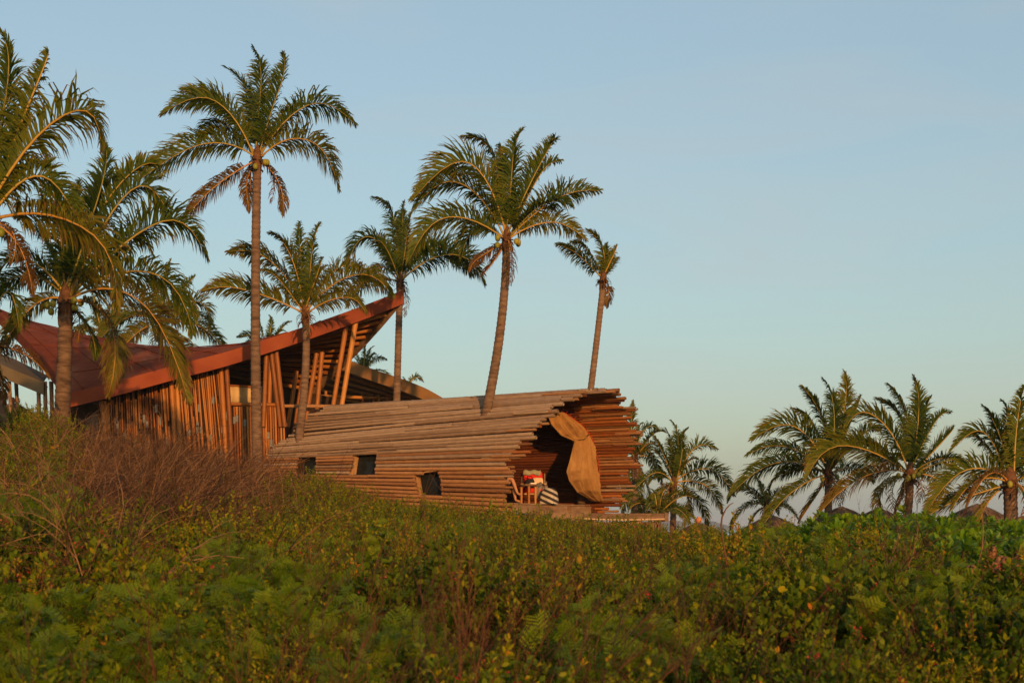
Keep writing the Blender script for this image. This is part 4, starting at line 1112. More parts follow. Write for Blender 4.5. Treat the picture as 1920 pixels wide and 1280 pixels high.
palm('coconut_palm', 'dark green palm rising behind the tip of the red roof', (750, 530), 46.5, (744, 745),
     [((700, 448), (648, 495), -0.4, 0.08, 0.8), ((733, 435), (709, 364), 0.3, 0.08, 0.3), ((756, 445), (757, 373), 0.0, 0.1), ((764, 460), (772, 390), -0.3, 0.12), ((835, 482), (913, 527), -0.5, 0.1, -0.8), ((818, 472), (880, 508), 0.5, 0.08, -0.8), ((712, 505), (672, 540), 0.4, 0.3, 0.6), ((790, 455), (832, 415), 0.6, 0.1, -0.6), ((720, 470), (690, 440), 0.9, 0.05)],
     r0=0.13, r1=0.11, mid=(747, 640), seedv=3, autos=3, auto_len=2.2, dead=1, coconuts=0)
palm('coconut_palm', 'short palm growing through the left end of the tube below the red roof edge', (573, 588), 40.6, (562, 810),
     [((475, 552), (378, 540), -0.5, 0.3, 0.8), ((512, 500), (430, 468), 0.5, 0.3, 0.7), ((548, 490), (506, 433), 0.0, 0.25, 0.4), ((566, 490), (560, 412), 0.4, 0.06, 0.1), ((586, 500), (598, 412), -0.3, 0.22, 0.0), ((592, 520), (606, 478), -0.5, 0.25, 0.0), ((655, 522), (738, 548), -0.5, 0.3, -0.8), ((632, 565), (690, 580), -0.7, 0.4, -0.9), ((525, 535), (488, 502), -0.4, 0.25, 0.6), ((625, 520), (680, 500), 0.5, 0.25, -0.6)],
     r0=0.13, r1=0.105, mid=(573, 690), seedv=4, autos=2, auto_len=1.7, dead=1, base_z=CZ + 0.55)
palm('coconut_palm', 'thin windswept palm standing above the tube mouth', (1131, 522), 41.6, (1107, 735),
     [((1092, 490), (1047, 455), 0.0, 0.3, 0.5), ((1130, 475), (1103, 430), 0.2, 0.3, 0.2), ((1144, 490), (1160, 455), -0.2, 0.25, -0.2), ((1136, 490), (1138, 450), 0.3, 0.2), ((1143, 545), (1138, 575), 0.0, 0.8), ((1106, 482), (1072, 448), 0.5, 0.2, 0.5), ((1150, 500), (1160, 480), 0.4, 0.4)],
     r0=0.115, r1=0.09, mid=(1121, 620), seedv=5, autos=0, dead=0, auto_len=1.0, ll=0.36)
palm('coconut_palm', 'near palm with a ringed trunk and green coconuts left of the red roof corner', (124, 565), 31.0, (115, 800),
     [((170, 400), (206, 258), -0.2, 0.1, 0.4), ((196, 380), (302, 298), 0.3, 0.15, -0.7), ((240, 375), (318, 402), 0.8, 0.12, -0.8), ((300, 425), (382, 478), 0.4, 0.16, -0.8), ((112, 410), (80, 275), 0.5, 0.15, 0.3), ((60, 498), (-15, 512), -0.3, 0.35, 0.6), ((55, 520), (-25, 555), 0.3, 0.25, 0.7), ((68, 572), (5, 650), 0.2, 0.6, 0.7),
      ((255, 522), (372, 612), -0.6, 0.3, -0.9), ((248, 572), (353, 732), -1.2, 0.55, -0.9), ((192, 600), (213, 735), -0.3, 0.5, -0.6), ((140, 430), (150, 330), 0.8, 0.1), ((90, 470), (30, 400), 0.9, 0.12, 0.6), ((215, 465), (290, 470), 1.0, 0.15, -0.7), ((165, 620), (180, 670), 0.6, 0.15)],
     r0=0.185, r1=0.15, mid=(120, 690), seedv=6, coconuts=6, autos=1, auto_len=2.0, dead=1, petr=0.034)
palm('coconut_palm', 'big near palm at the left edge with its crown half out of the picture', (-28, 415), 25.5, (-20, 800),
     [((2, 200), (8, 50), 0.2, 0.15, 0.2), ((45, 205), (100, 82), 0.0, 0.2, -0.4), ((92, 238), (207, 262), -0.4, 0.28, -0.9), ((118, 425), (240, 570), -0.5, 0.42, -0.9), ((78, 340), (157, 442), 0.4, 0.3, -0.9), ((28, 455), (62, 548), 0.2, 0.85, -0.6), ((-120, 230), (-200, 190), 0.3, 0.15), ((-130, 330), (-240, 380), -0.4, 0.2), ((-100, 430), (-190, 560), 0.1, 0.3), ((20, 290), (60, 180), 0.8, 0.12, -0.4), ((40, 340), (90, 300), 1.0, 0.12, -0.8), ((-60, 230), (-90, 100), 0.4, 0.12)],
     r0=0.19, r1=0.15, seedv=7, autos=1, auto_len=2.1, dead=1, coconuts=3, petr=0.034)
palm('coconut_palm', 'low palm at the left edge with a dry brown frond before the slab roof', (-34, 640), 28.5, (2, 790),
     [((10, 555), (36, 612), 0.2, 0.1, -0.7), ((30, 662), (93, 702), -0.3, 0.85, -0.9), ((-5, 690), (8, 752), 0.0, 0.9, -0.4), ((-70, 560), (-110, 520), 0, 0.2), ((-20, 560), (5, 540), 0.3, 0.15), ((-80, 640), (-140, 690), 0.2, 0.3)],
     r0=0.15, r1=0.12, seedv=8, autos=3, auto_len=1.2, dead=1)
palm('coconut_palm', 'hazy bushy palm behind the left wing of the red roof', (300, 606), 56.0, (306, 760),
     [((310, 540), (322, 480), 0, 0.25), ((340, 545), (370, 515), 0.3, 0.2, -0.6), ((360, 570), (398, 610), 0, 0.3, -0.8), ((365, 610), (425, 655), 0.2, 0.25, -0.8), ((285, 540), (275, 490), 0.3, 0.3), ((260, 550), (225, 520), 0, 0.3, 0.6), ((245, 590), (185, 640), 0, 0.35, 0.7), ((330, 640), (390, 690), 0.5, 0.4, -0.7), ((250, 630), (200, 690), 0.2, 0.45)],
     seedv=9, autos=8, auto_len=2.4, dead=2, coconuts=3, dry=0.3)
palm('coconut_palm', 'half hidden palm low behind the red roof between two trunks at left', (190, 625), 58.0, (190, 760),
     [((170, 600), (150, 650), 0, 0.3), ((210, 590), (240, 560), 0.2, 0.3), ((225, 630), (262, 670), 0, 0.3), ((180, 580), (170, 540), 0, 0.2)], seedv=10, autos=7, auto_len=1.8, dead=1, dry=0.3, coconuts=4)
palm('coconut_palm', 'small palm top showing just above the red fascia beside the tall trunk', (503, 655), 57.0, (503, 760),
     [((505, 620), (508, 588), 0, 0.1), ((490, 620), (487, 598), 0.2, 0.1), ((525, 625), (545, 600), 0, 0.15), ((475, 635), (448, 630), 0.3, 0.15, 0.7), ((535, 640), (560, 625), 0.3, 0.1)], seedv=11, autos=5, auto_len=1.3, dead=0)
palm('coconut_palm', 'palm top in the gap between the red roof tip and the tan roof', (683, 700), 60.0, (683, 800),
     [((682, 665), (684, 645), 0, 0.05), ((700, 678), (726, 672), 0, 0.1, -0.7), ((670, 670), (662, 655), 0.2, 0.05), ((692, 668), (700, 648), 0.3, 0.05)], seedv=12, autos=6, auto_len=1.2, dead=0)
palm('coconut_palm', 'single pale frond tip of a palm behind the low end of the tan roof', (765, 745), 62.0, (765, 820),
     [((772, 712), (796, 714), 0, 0.15, -0.8), ((760, 720), (755, 705), 0.2, 0.1), ((770, 722), (785, 702), 0.2, 0.1)], seedv=13, autos=3, auto_len=0.9, dead=0)
palm('coconut_palm', 'palm with a slim trunk standing just right of the tube mouth', (1264, 905), 48.0, (1262, 985),
     [((1266, 845), (1263, 783), 0, 0.12), ((1278, 850), (1287, 798), 0.2, 0.15), ((1256, 850), (1251, 800), 0.4, 0.08), ((1245, 852), (1221, 810), 0, 0.06, 0.5), ((1243, 870), (1222, 838), 0.4, 0.05, 0.5), ((1300, 848), (1342, 838), -0.2, 0.15, -0.8), ((1322, 884), (1376, 922), -0.3, 0.2, -0.8), ((1318, 912), (1353, 957), 0.2, 0.3, -0.8), ((1298, 935), (1332, 988), -0.4, 0.35, -0.8), ((1225, 888), (1188, 922), 0, 0.15, 0.8), ((1234, 928), (1203, 962), -0.3, 0.2, 0.8), ((1284, 930), (1288, 985), 0.2, 0.5), ((1275, 860), (1275, 812), -0.5, 0.12), ((1255, 930), (1250, 965), 0.3, 0.4)],
     r0=0.13, r1=0.10, seedv=14, autos=2, auto_len=1.5, dead=2, coconuts=2)
palm('coconut_palm', 'palm partly hidden right behind the tube mouth', (1190, 860), 50.0, (1190, 985),
     [((1182, 800), (1189, 748), 0, 0.15), ((1205, 812), (1238, 802), 0, 0.12, -0.8), ((1212, 845), (1228, 880), -0.2, 0.4, -0.8), ((1198, 815), (1205, 790), 0.4, 0.08), ((1220, 860), (1240, 905), 0.3, 0.15, -0.8), ((1205, 900), (1225, 950), 0.2, 0.2), ((1175, 900), (1170, 960), 0, 0.25), ((1190, 920), (1195, 975), 0, 0.3)], seedv=15, autos=7, auto_len=1.7, dead=2, dry=0.22)
palm('coconut_palm', 'low young palm by the ground between the tube ledge and the slim palm', (1235, 965), 46.0, (1235, 995),
     [((1240, 930), (1250, 915), 0, 0.3), ((1215, 945), (1190, 945), 0, 0.15), ((1260, 950), (1275, 965), 0, 0.3), ((1228, 935), (1222, 915), 0, 0.2)], seedv=16, autos=12, auto_len=1.5, dead=0, dry=0.2, r0=0.08, r1=0.07)
palm('coconut_palm', 'small palm leaning over the leftmost thatched sunshade on the right', (1438, 950), 49.0, (1440, 1010),
     [((1398, 918), (1364, 938), 0, 0.12, 0.8), ((1402, 950), (1370, 992), -0.2, 0.15, 0.8), ((1442, 918), (1452, 896), 0, 0.2), ((1460, 925), (1488, 925), 0.2, 0.1, -0.8), ((1420, 960), (1405, 985), -0.4, 0.35), ((1428, 915), (1415, 890), 0.4, 0.1)], seedv=17, autos=6, auto_len=1.3, dead=0, r0=0.1, r1=0.09)
palm('coconut_palm', 'broad palm at the left of the right hand group with long drooping fronds', (1553, 888), 43.0, (1553, 965),
     [((1562, 790), (1545, 704), 0.2, 0.1, 0.2), ((1545, 800), (1503, 720), 0, 0.1, 0.4), ((1575, 790), (1588, 690), 0.3, 0.3, 0.1), ((1590, 800), (1618, 735), 0.3, 0.15, -0.4), ((1490, 806), (1416, 820), -0.3, 0.18, 0.8), ((1480, 842), (1400, 850), 0.5, 0.15, 0.8), ((1462, 872), (1372, 922), -0.4, 0.14, 0.9), ((1492, 922), (1424, 990), -0.6, 0.25, 0.9), ((1608, 830), (1650, 800), 0.5, 0.12, -0.8), ((1530, 820), (1490, 760), 0.9, 0.08, 0.5), ((1500, 880), (1450, 900), 0.9, 0.08, 0.8), ((1530, 930), (1500, 975), 0.1, 0.55), ((1600, 880), (1640, 900), 0.7, 0.15, -0.8)],
     seedv=18, autos=3, auto_len=1.9, dead=3, coconuts=2, dry=0.15)
palm('coconut_palm', 'middle palm of the right hand group with coconuts and an orange dry frond', (1706, 890), 40.0, (1702, 960),
     [((1716, 800), (1718, 702), 0, 0.1, 0.1), ((1700, 800), (1667, 716), 0.2, 0.06, 0.3), ((1655, 795), (1580, 790), -0.3, 0.2, 0.8), ((1742, 815), (1782, 765), -0.2, 0.12, -0.6), ((1602, 848), (1510, 880), -0.5, 0.25, 0.8), ((1636, 892), (1527, 965), -0.9, 0.7, 0.9), ((1765, 868), (1812, 862), 0.2, 0.2, -0.8), ((1690, 810), (1650, 742), 0.8, 0.1, 0.4), ((1730, 800), (1745, 740), 0.7, 0.08), ((1660, 915), (1645, 968), -0.2, 0.6), ((1750, 900), (1775, 945), 0.2, 0.45, -0.7), ((1640, 840), (1590, 830), 0.9, 0.1, 0.8), ((1765, 830), (1790, 800), 0.9, 0.1, -0.6), ((1690, 930), (1680, 962), 0.4, 0.85)],
     seedv=19, autos=2, auto_len=1.9, dead=3, coconuts=6, mid=(1705, 930))
palm('coconut_palm', 'rightmost palm, at the picture edge, with a stout brown trunk top', (1894, 905), 34.0, (1896, 985),
     [((1905, 800), (1923, 715), 0, 0.3, 0.1), ((1876, 825), (1842, 755), 0.1, 0.12, 0.4), ((1842, 815), (1788, 842), 0.3, 0.12, 0.7), ((1815, 886), (1742, 950), -0.4, 0.2, 0.9), ((1855, 892), (1815, 945), -0.7, 0.7, 0.9), ((1800, 940), (1728, 972), -0.2, 0.45, 0.8), ((1852, 945), (1836, 992), 0.2, 0.55, 0.6), ((1950, 830), (1990, 800), 0, 0.15), ((1960, 890), (2030, 910), 0, 0.2), ((1940, 935), (1980, 985), -0.2, 0.35), ((1890, 810), (1880, 745), 0.6, 0.1), ((1855, 850), (1800, 800), 0.8, 0.12, 0.6), ((1920, 820), (1950, 760), 0.5, 0.1)],
     seedv=20, autos=2, auto_len=1.7, dead=1, coconuts=2, r0=0.2, r1=0.16)
random.seed(77)

# ------------------------------------------------------------------ thatched sunshades
def sunshade(label, u, vtop, Y, rad_, hgt, pot=False):
    ap = at(u, vtop, Y); g = gz(ap.x, ap.y)
    e = empty('thatched_sunshade', Vector((ap.x, ap.y, g))); tag(e, label, 'sunshade', 'thatched sunshades')
    b = MB(); b.tube([Vector((ap.x, ap.y, g)), ap - UP * 0.2], 0.06, 8); b.build('pole', M['beam'], e)
    b = MB(); n = 40; rings = [(0.02, 0.0), (0.25, 0.16), (0.55, 0.42), (0.85, 0.75), (1.0, 1.0)]
    V = []; Fs = []
    for (r_, h_) in rings:
        for k in range(n):
            a = 2 * math.pi * k / n; V.append(ap + Vector((math.cos(a) * rad_ * r_, math.sin(a) * rad_ * r_, -hgt * h_)))
    for i in range(len(rings) - 1):
        for k in range(n): Fs.append((i * n + k, (i + 1) * n + k, (i + 1) * n + (k + 1) % n, i * n + (k + 1) % n))
    b.add(V, Fs, 0, None, True)
    for k in range(900):   # straw
        a = random.uniform(0, 6.28); t = random.random() ** 0.7 * 0.9
        def rp(t_): return ap + Vector((math.cos(a) * rad_ * t_, math.sin(a) * rad_ * t_, -hgt * float(np.interp(t_, [0, 0.25, 0.55, 0.85, 1.0, 1.2], [0, 0.16, 0.42, 0.75, 1.0, 1.4])) + 0.03))
        p0 = rp(t); p1 = rp(min(t + 0.25, 1.14)) + Vector((random.uniform(-.05, .05), random.uniform(-.05, .05), random.uniform(-0.02, 0.03)))
        wv = Vector((-math.sin(a), math.cos(a), 0)) * 0.018
        b.add([p0 - wv, p0 + wv, p1 + wv * 0.4, p1 - wv * 0.4], [(0, 1, 2, 3)])
    b.build('thatch_roof', M['thatch'], e)
    if pot:
        b = MB(); prof = [(0.0, 0.045), (0.03, 0.05), (0.06, 0.085), (0.12, 0.105), (0.18, 0.085), (0.21, 0.05), (0.23, 0.055)]
        b.tube([ap + UP * (z - 0.03) for z, r_ in prof], [r_ for z, r_ in prof], 14); b.build('pot_finial', M['terracotta'], e)
sunshade('thatched sunshade with a clay pot on top beside the slim palm', 1310, 980, 46, 1.25, 0.75, True)
sunshade('thatched sunshade under the small leaning palm', 1447, 966, 46, 1.35, 0.8)
sunshade('thatched sunshade behind the hedge below the broad palm', 1578, 950, 41, 1.2, 0.75)
sunshade('thatched sunshade behind the hedge between the broad and the middle palm', 1648, 953, 42, 1.1, 0.7)
sunshade('largest thatched sunshade, right behind the hedge near the rightmost palm', 1832, 945, 37, 1.35, 0.85)
sunshade('thatched sunshade at the right picture edge beside the stout trunk', 1918, 968, 35.5, 1.0, 0.6)
sunshade('thatched sunshade with a clay pot on top at the far left under the slab roof', 24, 755, 52, 0.9, 0.6, True)

# ------------------------------------------------------------------ plant cover
PLANTS = bpy.data.collections.new('plants')      # shapes that the cover repeats; not in the scene themselves
def proto(name, mb, mats, coll):
    o = bpy.data.objects.new(name, mb.mesh(name, mats)); coll.objects.link(o); return o
def leaf(mb, p, d, n_, L_, W_, mi, att, bend=0.15):
    d = d.normalized(); s = d.cross(n_)
    if s.length < 1e-3: s = d.orthogonal()
    s.normalize(); nn = s.cross(d)
    a, c, e_ = p + d * L_ * 0.35 - nn * 0.0, p + d * L_ * 0.75 - nn * L_ * bend * 0.5, p + d * L_ - nn * L_ * bend
    cup = nn * W_ * 0.18
    mb.add([p, a + s * W_ + cup, a - s * W_ + cup, c + s * W_ * 0.8 + cup, c - s * W_ * 0.8 + cup, e_, a, c], [(0, 1, 6), (0, 6, 2), (1, 3, 7, 6), (6, 7, 4, 2), (3, 5, 7), (7, 5, 4)], mi, att, True)
def rdir(spread):
    a = random.uniform(0, 6.28); r = random.uniform(0, spread)
    return Vector((math.cos(a) * r, math.sin(a) * r, 1)).normalized()
def croton(h, nst, leafy, size, yellow, wide=0.23):
    b = MB()
    for i in range(nst):
        p = Vector((random.uniform(-.14, .14), random.uniform(-.14, .14), 0)); d = rdir(0.9); pts = [p.copy()]; L_ = h * random.uniform(0.75, 1.15); seg = 7
        for k in range(seg):
            d = (d + Vector((random.uniform(-.16, .16), random.uniform(-.16, .16), 0.06))).normalized(); p = p + d * L_ / seg; pts.append(p.copy())
        b.tube(pts, [0.0045 * (1 - 0.75 * k / seg) + 0.001 for k in range(seg + 1)], 4, 1, random.random(), cap=False)
        subs = [pts]
        for k in range(2, seg):
            if random.random() < 0.7:
                q = pts[k].copy(); dd = (d + rdir(1.5) * 1.2).normalized(); sp_ = [q.copy()]
                for kk in range(3): dd = (dd + Vector((random.uniform(-.2, .2), random.uniform(-.2, .2), 0.12))).normalized(); q = q + dd * L_ * 0.1; sp_.append(q.copy())
                b.tube(sp_, [0.003, 0.0025, 0.002, 0.001], 3, 1, random.random(), cap=False); subs.append(sp_)
        for sp_ in subs:
            tot = len(sp_); lo = 0.3 if sp_ is pts else 0.1
            for j in range(int(leafy * (1 if sp_ is not pts else 1.8))):
                t = lo + (1 - lo) * random.random() ** 0.7; x = t * (tot - 1); a = int(min(x, tot - 2)); q = sp_[a].lerp(sp_[a + 1], x - a)
                T = (sp_[a + 1] - sp_[a]).normalized(); out = rdir(3.0); out = (out - T * out.dot(T)).normalized()
                dr = (T * random.uniform(0.2, 1.2) + out * random.uniform(0.5, 1.2) + UP * random.uniform(-0.1, 0.6))
                sz = size * random.uniform(0.6, 1.2)
                at_v = min(1, max(0.02, random.gauss(yellow, 0.13))) if random.random() > 0.003 else 0.97
                leaf(b, q, dr, (UP * 0.4 + Vector((random.uniform(-1, 1), random.uniform(-1, 1), random.uniform(-0.3, 1)))).normalized(), sz, sz * wide * random.uniform(0.85, 1.15), 0, at_v)
        if random.random() < 0.05:
            q = pts[-1]
            for j in range(14):
                o_ = q + Vector((random.gauss(0, .016), random.gauss(0, .016), random.gauss(0, .02))); leaf(b, o_, rdir(2), rdir(2), 0.016, 0.006, 2, random.random() + 0.01)
    return b
def mimosa(h, n):
    b = MB()
    for i in range(n):
        p = Vector((random.uniform(-.2, .2), random.uniform(-.2, .2), 0)); d = rdir(0.8); pts = [p.copy()]; L_ = h * random.uniform(0.6, 1.1)
        for k in range(5): d = (d + Vector((random.uniform(-.15, .15), random.uniform(-.15, .15), 0.0))).normalized(); p = p + d * L_ / 5; pts.append(p.copy())
        b.tube(pts, [0.005, 0.0045, 0.004, 0.003, 0.002, 0.001], 4, 1, random.random(), cap=False)
        for j in range(14):   # bipinnate leaves
            x = (0.25 + 0.75 * random.random()) * 5; a = int(min(x, 4)); q = pts[a].lerp(pts[a + 1], x - a)
            az = random.uniform(0, 6.28); dirv = Vector((math.cos(az), math.sin(az), random.uniform(-0.35, 1.1))).normalized(); RL = random.uniform(0.10, 0.15); at_v = min(1, max(0.02, random.gauss(0.45, 0.2)))
            sidev = Quaternion(dirv, random.gauss(0, 0.75)) @ dirv.cross(UP).normalized(); upn = sidev.cross(dirv).normalized()
            npn = 4
            for m_ in range(npn):
                t = 0.3 + 0.7 * m_ / (npn - 1); c = q + dirv * RL * t - UP * RL * 0.25 * t * t
                for sd in (-1, 1):
                    pd = (dirv * 0.55 + sidev * sd + upn * random.uniform(-.1, .2)).normalized(); PL = random.uniform(0.045, 0.07) * (1.1 - 0.35 * abs(t - 0.5))
                    pn = pd.cross(upn).normalized(); nl = 7
                    for l_ in range(nl):
                        cc = c + pd * PL * (l_ + 0.7) / nl - UP * 0.006 * (l_ / nl) ** 2
                        for s2 in (-1, 1):
                            ld = (pn * s2 + pd * 0.35).normalized() * 0.017; wv = pd * 0.0031
                            b.add([cc, cc + ld * 0.6 + wv, cc + ld, cc + ld * 0.6 - wv], [(0, 1, 2, 3)], 0, at_v)
    return b
def twigs(h, n, spread, thick, forks=3, arch=0.0, tilt=0.8, lean=0.0):
    b = MB()
    def branch(p, d, L_, r, lvl):
        pts = [p.copy()]; seg = 6 if lvl == 0 else 4
        for k in range(seg):
            d = (d + Vector((random.uniform(-.2, .2), random.uniform(-.2, .2), random.uniform(-.08, .1) - arch * (k / seg)))).normalized(); p = p + d * L_ / seg; pts.append(p.copy())
        b.tube(pts, [r * (1 - 0.75 * k / seg) for k in range(seg + 1)], 4 if lvl == 0 else 3, 0, max(0.02, min(1, random.gauss(0.42, 0.33))), cap=False)
        if lvl < 2:
            for f in range(forks):
                k = random.randrange(1, seg); dd = (d + rdir(2.2) * 0.9).normalized(); branch(pts[k].copy(), dd, L_ * random.uniform(0.3, 0.6), r * 0.55, lvl + 1)
    for i in range(n):
        branch(Vector((random.uniform(-spread, spread), random.uniform(-spread, spread), 0)), (rdir(tilt) + Vector((lean, 0, 0))).normalized(), h * random.uniform(0.6, 1.2), thick, 0)
    return b
def scaevola():
    b = MB()
    for i in range(16):
        p = Vector((random.uniform(-.3, .3), random.uniform(-.3, .3), 0)); d = rdir(0.55); top = p + d * random.uniform(0.55, 0.85)
        b.tube([p, p.lerp(top, 0.5) + Vector((random.uniform(-.03, .03), 0, 0)), top], [0.012, 0.01, 0.007], 5, 1, 0.4, cap=False)
        for j in range(15):
            a = j * 2.4 + random.uniform(-.2, .2); tl = 0.25 + 0.75 * (j / 15); dv = (Vector((math.cos(a), math.sin(a), 0)) * (0.3 + 0.55 * tl) + UP * (1.15 - 0.6 * tl)).normalized()
            sz = random.uniform(0.10, 0.15) * (0.75 + 0.3 * tl); q = top - d * 0.09 * tl
            s = dv.cross(UP).normalized(); nn = s.cross(dv); att = min(1, max(0.02, random.gauss(0.5, 0.2)))
            W_ = sz * 0.2; c1, c2, c3 = q + dv * sz * 0.35, q + dv * sz * 0.72 - nn * 0.004, q + dv * sz - nn * 0.012
            cup = nn * W_ * 0.3
            b.add([q + s * 0.004, q - s * 0.004, c1 + s * W_ * 0.55 + cup, c1 - s * W_ * 0.55 + cup, c2 + s * W_ + cup, c2 - s * W_ + cup, c3 + s * W_ * 0.55, c3 - s * W_ * 0.55, c1, c2, c3],
                  [(0, 2, 8), (8, 3, 1), (0, 8, 1), (2, 4, 9, 8), (8, 9, 5, 3), (4, 6, 10, 9), (9, 10, 7, 5)], 0, att, True)
    return b
def cover(name, points, protos, kindlabel, cat, turn=3.14, tip=0.28):
    """one mass of plants: a cloud of rooted points, each carrying a plant"""
    coll = bpy.data.collections.new(name + '_shapes')
    for o in protos: coll.objects.link(o)
    pts = np.array(points, float)
    me = bpy.data.meshes.new(name); me.from_pydata(pts[:, :3].tolist(), [], [])
    n = len(pts)
    a = me.attributes.new('rot', 'FLOAT_VECTOR', 'POINT')
    rot = np.stack([np.random.normal(0, tip, n), np.random.normal(0, tip, n), np.random.uniform(-turn, turn, n)], -1)
    a.data.foreach_set('vector', rot.astype(np.float32).ravel())
    a = me.attributes.new('scl', 'FLOAT', 'POINT'); a.data.foreach_set('value', pts[:, 3].astype(np.float32))
    a = me.attributes.new('pick', 'INT', 'POINT'); a.data.foreach_set('value', np.random.randint(0, len(protos), n).astype(np.int32))
    o = bpy.data.objects.new(name, me); COL.objects.link(o)
    tag(o, kindlabel, cat, kind='stuff')
    ng = bpy.data.node_groups.new(name, 'GeometryNodeTree')
    ng.interface.new_socket('Geometry', in_out='INPUT', socket_type='NodeSocketGeometry'); ng.interface.new_socket('Geometry', in_out='OUTPUT', socket_type='NodeSocketGeometry')
    N = ng.nodes; L = ng.links.new
    gi, go = N.new('NodeGroupInput'), N.new('NodeGroupOutput')
    ci = N.new('GeometryNodeCollectionInfo'); ci.inputs[0].default_value = coll; ci.inputs['Separate Children'].default_value = True; ci.inputs['Reset Children'].default_value = True
    ip = N.new('GeometryNodeInstanceOnPoints'); ip.inputs['Pick Instance'].default_value = True
    def na(nm, ty):
        x = N.new('GeometryNodeInputNamedAttribute'); x.data_type = ty; x.inputs[0].default_value = nm; return x.outputs[0]
    L(gi.outputs[0], ip.inputs['Points']); L(ci.outputs[0], ip.inputs['Instance']); L(na('pick', 'INT'), ip.inputs['Instance Index'])
    e2 = N.new('FunctionNodeEulerToRotation'); L(na('rot', 'FLOAT_VECTOR'), e2.inputs[0]); L(e2.outputs[0], ip.inputs['Rotation'])
    L(na('scl', 'FLOAT'), ip.inputs['Scale']); L(ip.outputs[0], go.inputs[0])
    md = o.modifiers.new('plants', 'NODES'); md.node_group = ng
    print(name, n, 'plants')
    return o
def build_cover():
    rng = np.random.default_rng(5)
    random.seed(31)
    T = PLANTS
    cro = [proto('shrub', croton(0.72, 10, (11, 15, 11, 18, 13)[i], (0.056, 0.042, 0.062, 0.036, 0.048)[i], (0.36, 0.50, 0.44, 0.55, 0.30)[i], (0.23, 0.17, 0.26, 0.22, 0.30)[i]), [M['croton'], M['stem'], M['flower']], T) for i in range(5)]
    small = [proto('small_leaf_shrub', croton(0.75, 12, 15, (0.040, 0.034, 0.045, 0.032)[i], (0.50, 0.36, 0.44, 0.58)[i], (0.24, 0.2, 0.18, 0.3)[i]), [M['croton'], M['stem'], M['flower']], T) for i in range(4)]
    mim = [proto('fine_leaf_shrub', mimosa(0.7, 7), [M['mimosa'], M['stem']], T) for i in range(4)]
    tw = [proto('bare_stems', twigs(1.0, 3, 0.15, 0.0048, 3, tilt=0.6, lean=0.55), [M['stem']], T) for i in range(5)]
    dry = [proto('dry_tangle', twigs(0.95, 7, 0.35, 0.0075, 3, arch=0.5, tilt=2.0), [M['straw']], T) for i in range(5)]
    scv = [proto('hedge_plant', scaevola(), [M['scaevola'], M['stem']], T) for i in range(4)]
    # candidate places: a fan in front of the camera, denser near
    def fan(y0, y1, dens, u0=-160, u1=2080):
        A = (u1 - u0) / F * (y1 ** 2 - y0 ** 2) / 2; n = int(A * dens)
        Y = np.sqrt(rng.uniform(y0 ** 2, y1 ** 2, n)); U = rng.uniform(u0, u1, n); return (U - 960) / F * Y, Y, U
    L_c, L_s, L_m, L_t, L_d, L_h = [], [], [], [], [], []
    def put(lst, x, y, H, sc_, sink=0.0):
        z = float(canopy(x, y)) - H * sc_ - sink
        lst.append((x, y, min(z, float(canopy(x, y)) - 0.25), sc_))
    mim_blobs = [(500, 1110, 130, 75), (430, 1060, 80, 45), (60, 1200, 90, 60), (720, 1200, 90, 50), (690, 1010, 80, 25), (1330, 1090, 110, 45), (1480, 1010, 110, 35), (1620, 1080, 120, 30), (1150, 1180, 120, 60), (60, 930, 60, 50), (250, 1190, 60, 30), (1560, 990, 60, 20), (880, 1000, 60, 15), (1720, 1110, 140, 25), (200, 1080, 80, 25)]
    def V_of(x, y): return HV - F * (float(canopy(x, y)) - CZ) / y
    X, Y, U = fan(5.2, 35.5, 15)
    for x, y, u in zip(X, Y, U):
        v = V_of(x, y); rv = rng.random()
        nz = float(fbm(x * 1.0 + 3, y * 1.0, 1.5))
        if u > 1180 + 0 and y > np.interp(u, [1150, 1420, 1600, 2600], [33.5, 25, 20.5, 19.5]) + 1.0: continue
        if u < 1180 and u > 480 and y > 34.3: continue
        drywt = min(1.0, 1.9 * math.exp(-(((u - 290) / 165) ** 2 + ((v - 905) / 62) ** 2))); 
        drywt = max(drywt, 0.5 * math.exp(-(((u - 130) / 150) ** 2 + ((v - 1010) / 55) ** 2)), 0.4 * math.exp(-(((u - 1740) / 90) ** 2 + ((v - 1062) / 18) ** 2)))
        mw = max(math.exp(-(((u - a) / c) ** 2 + ((v - b_) / d) ** 2)) for a, b_, c, d in mim_blobs)
        hedge = u > 1470 and y > np.interp(u, [1470, 1560, 1700, 1920], [21, 16.5, 13.8, 13.0])
        if hedge:
            if rv < 0.62 and (u > 1600 or nz > -0.1 - (u - 1600) / 200): put(L_h, x, y, 0.80, rng.uniform(0.85, 1.1))
            else: put(L_m, x, y, 0.75, rng.uniform(0.8, 1.1))
            continue
        if rv < drywt * 0.95:
            put(L_d, x, y, 0.50, rng.uniform(0.8, 1.35)); continue
        if rng.random() < mw * 1.0 - 0.05 or (nz > 0.85 and rng.random() < 0.5):
            put(L_m, x, y, 0.58, rng.uniform(0.75, 1.15)); continue
        if float(fbm(x * 1.0 - 7, y * 0.9 + 2, 1.9)) < -0.30: continue
        if rng.random() < 0.10: put(L_t, x, y, 0.75, rng.uniform(0.7, 1.1), -0.04)
        if y < 9.5 and rng.random() < 0.12: continue
        mz = (1 + 0.24 * float(fbm(x * 1.1 + 5, y * 0.8 - 3, 2.1))) * (0.85 if y < 9.5 else 1)
        if y > 13 or nz < -0.3: put(L_s, x, y, 0.72 / mz, mz * rng.uniform(0.7, 1.2), 0.12 * (1 - mz))
        else: put(L_c, x, y, 0.70 / mz, mz * rng.uniform(0.7, 1.2), 0.2 * (1 - mz))
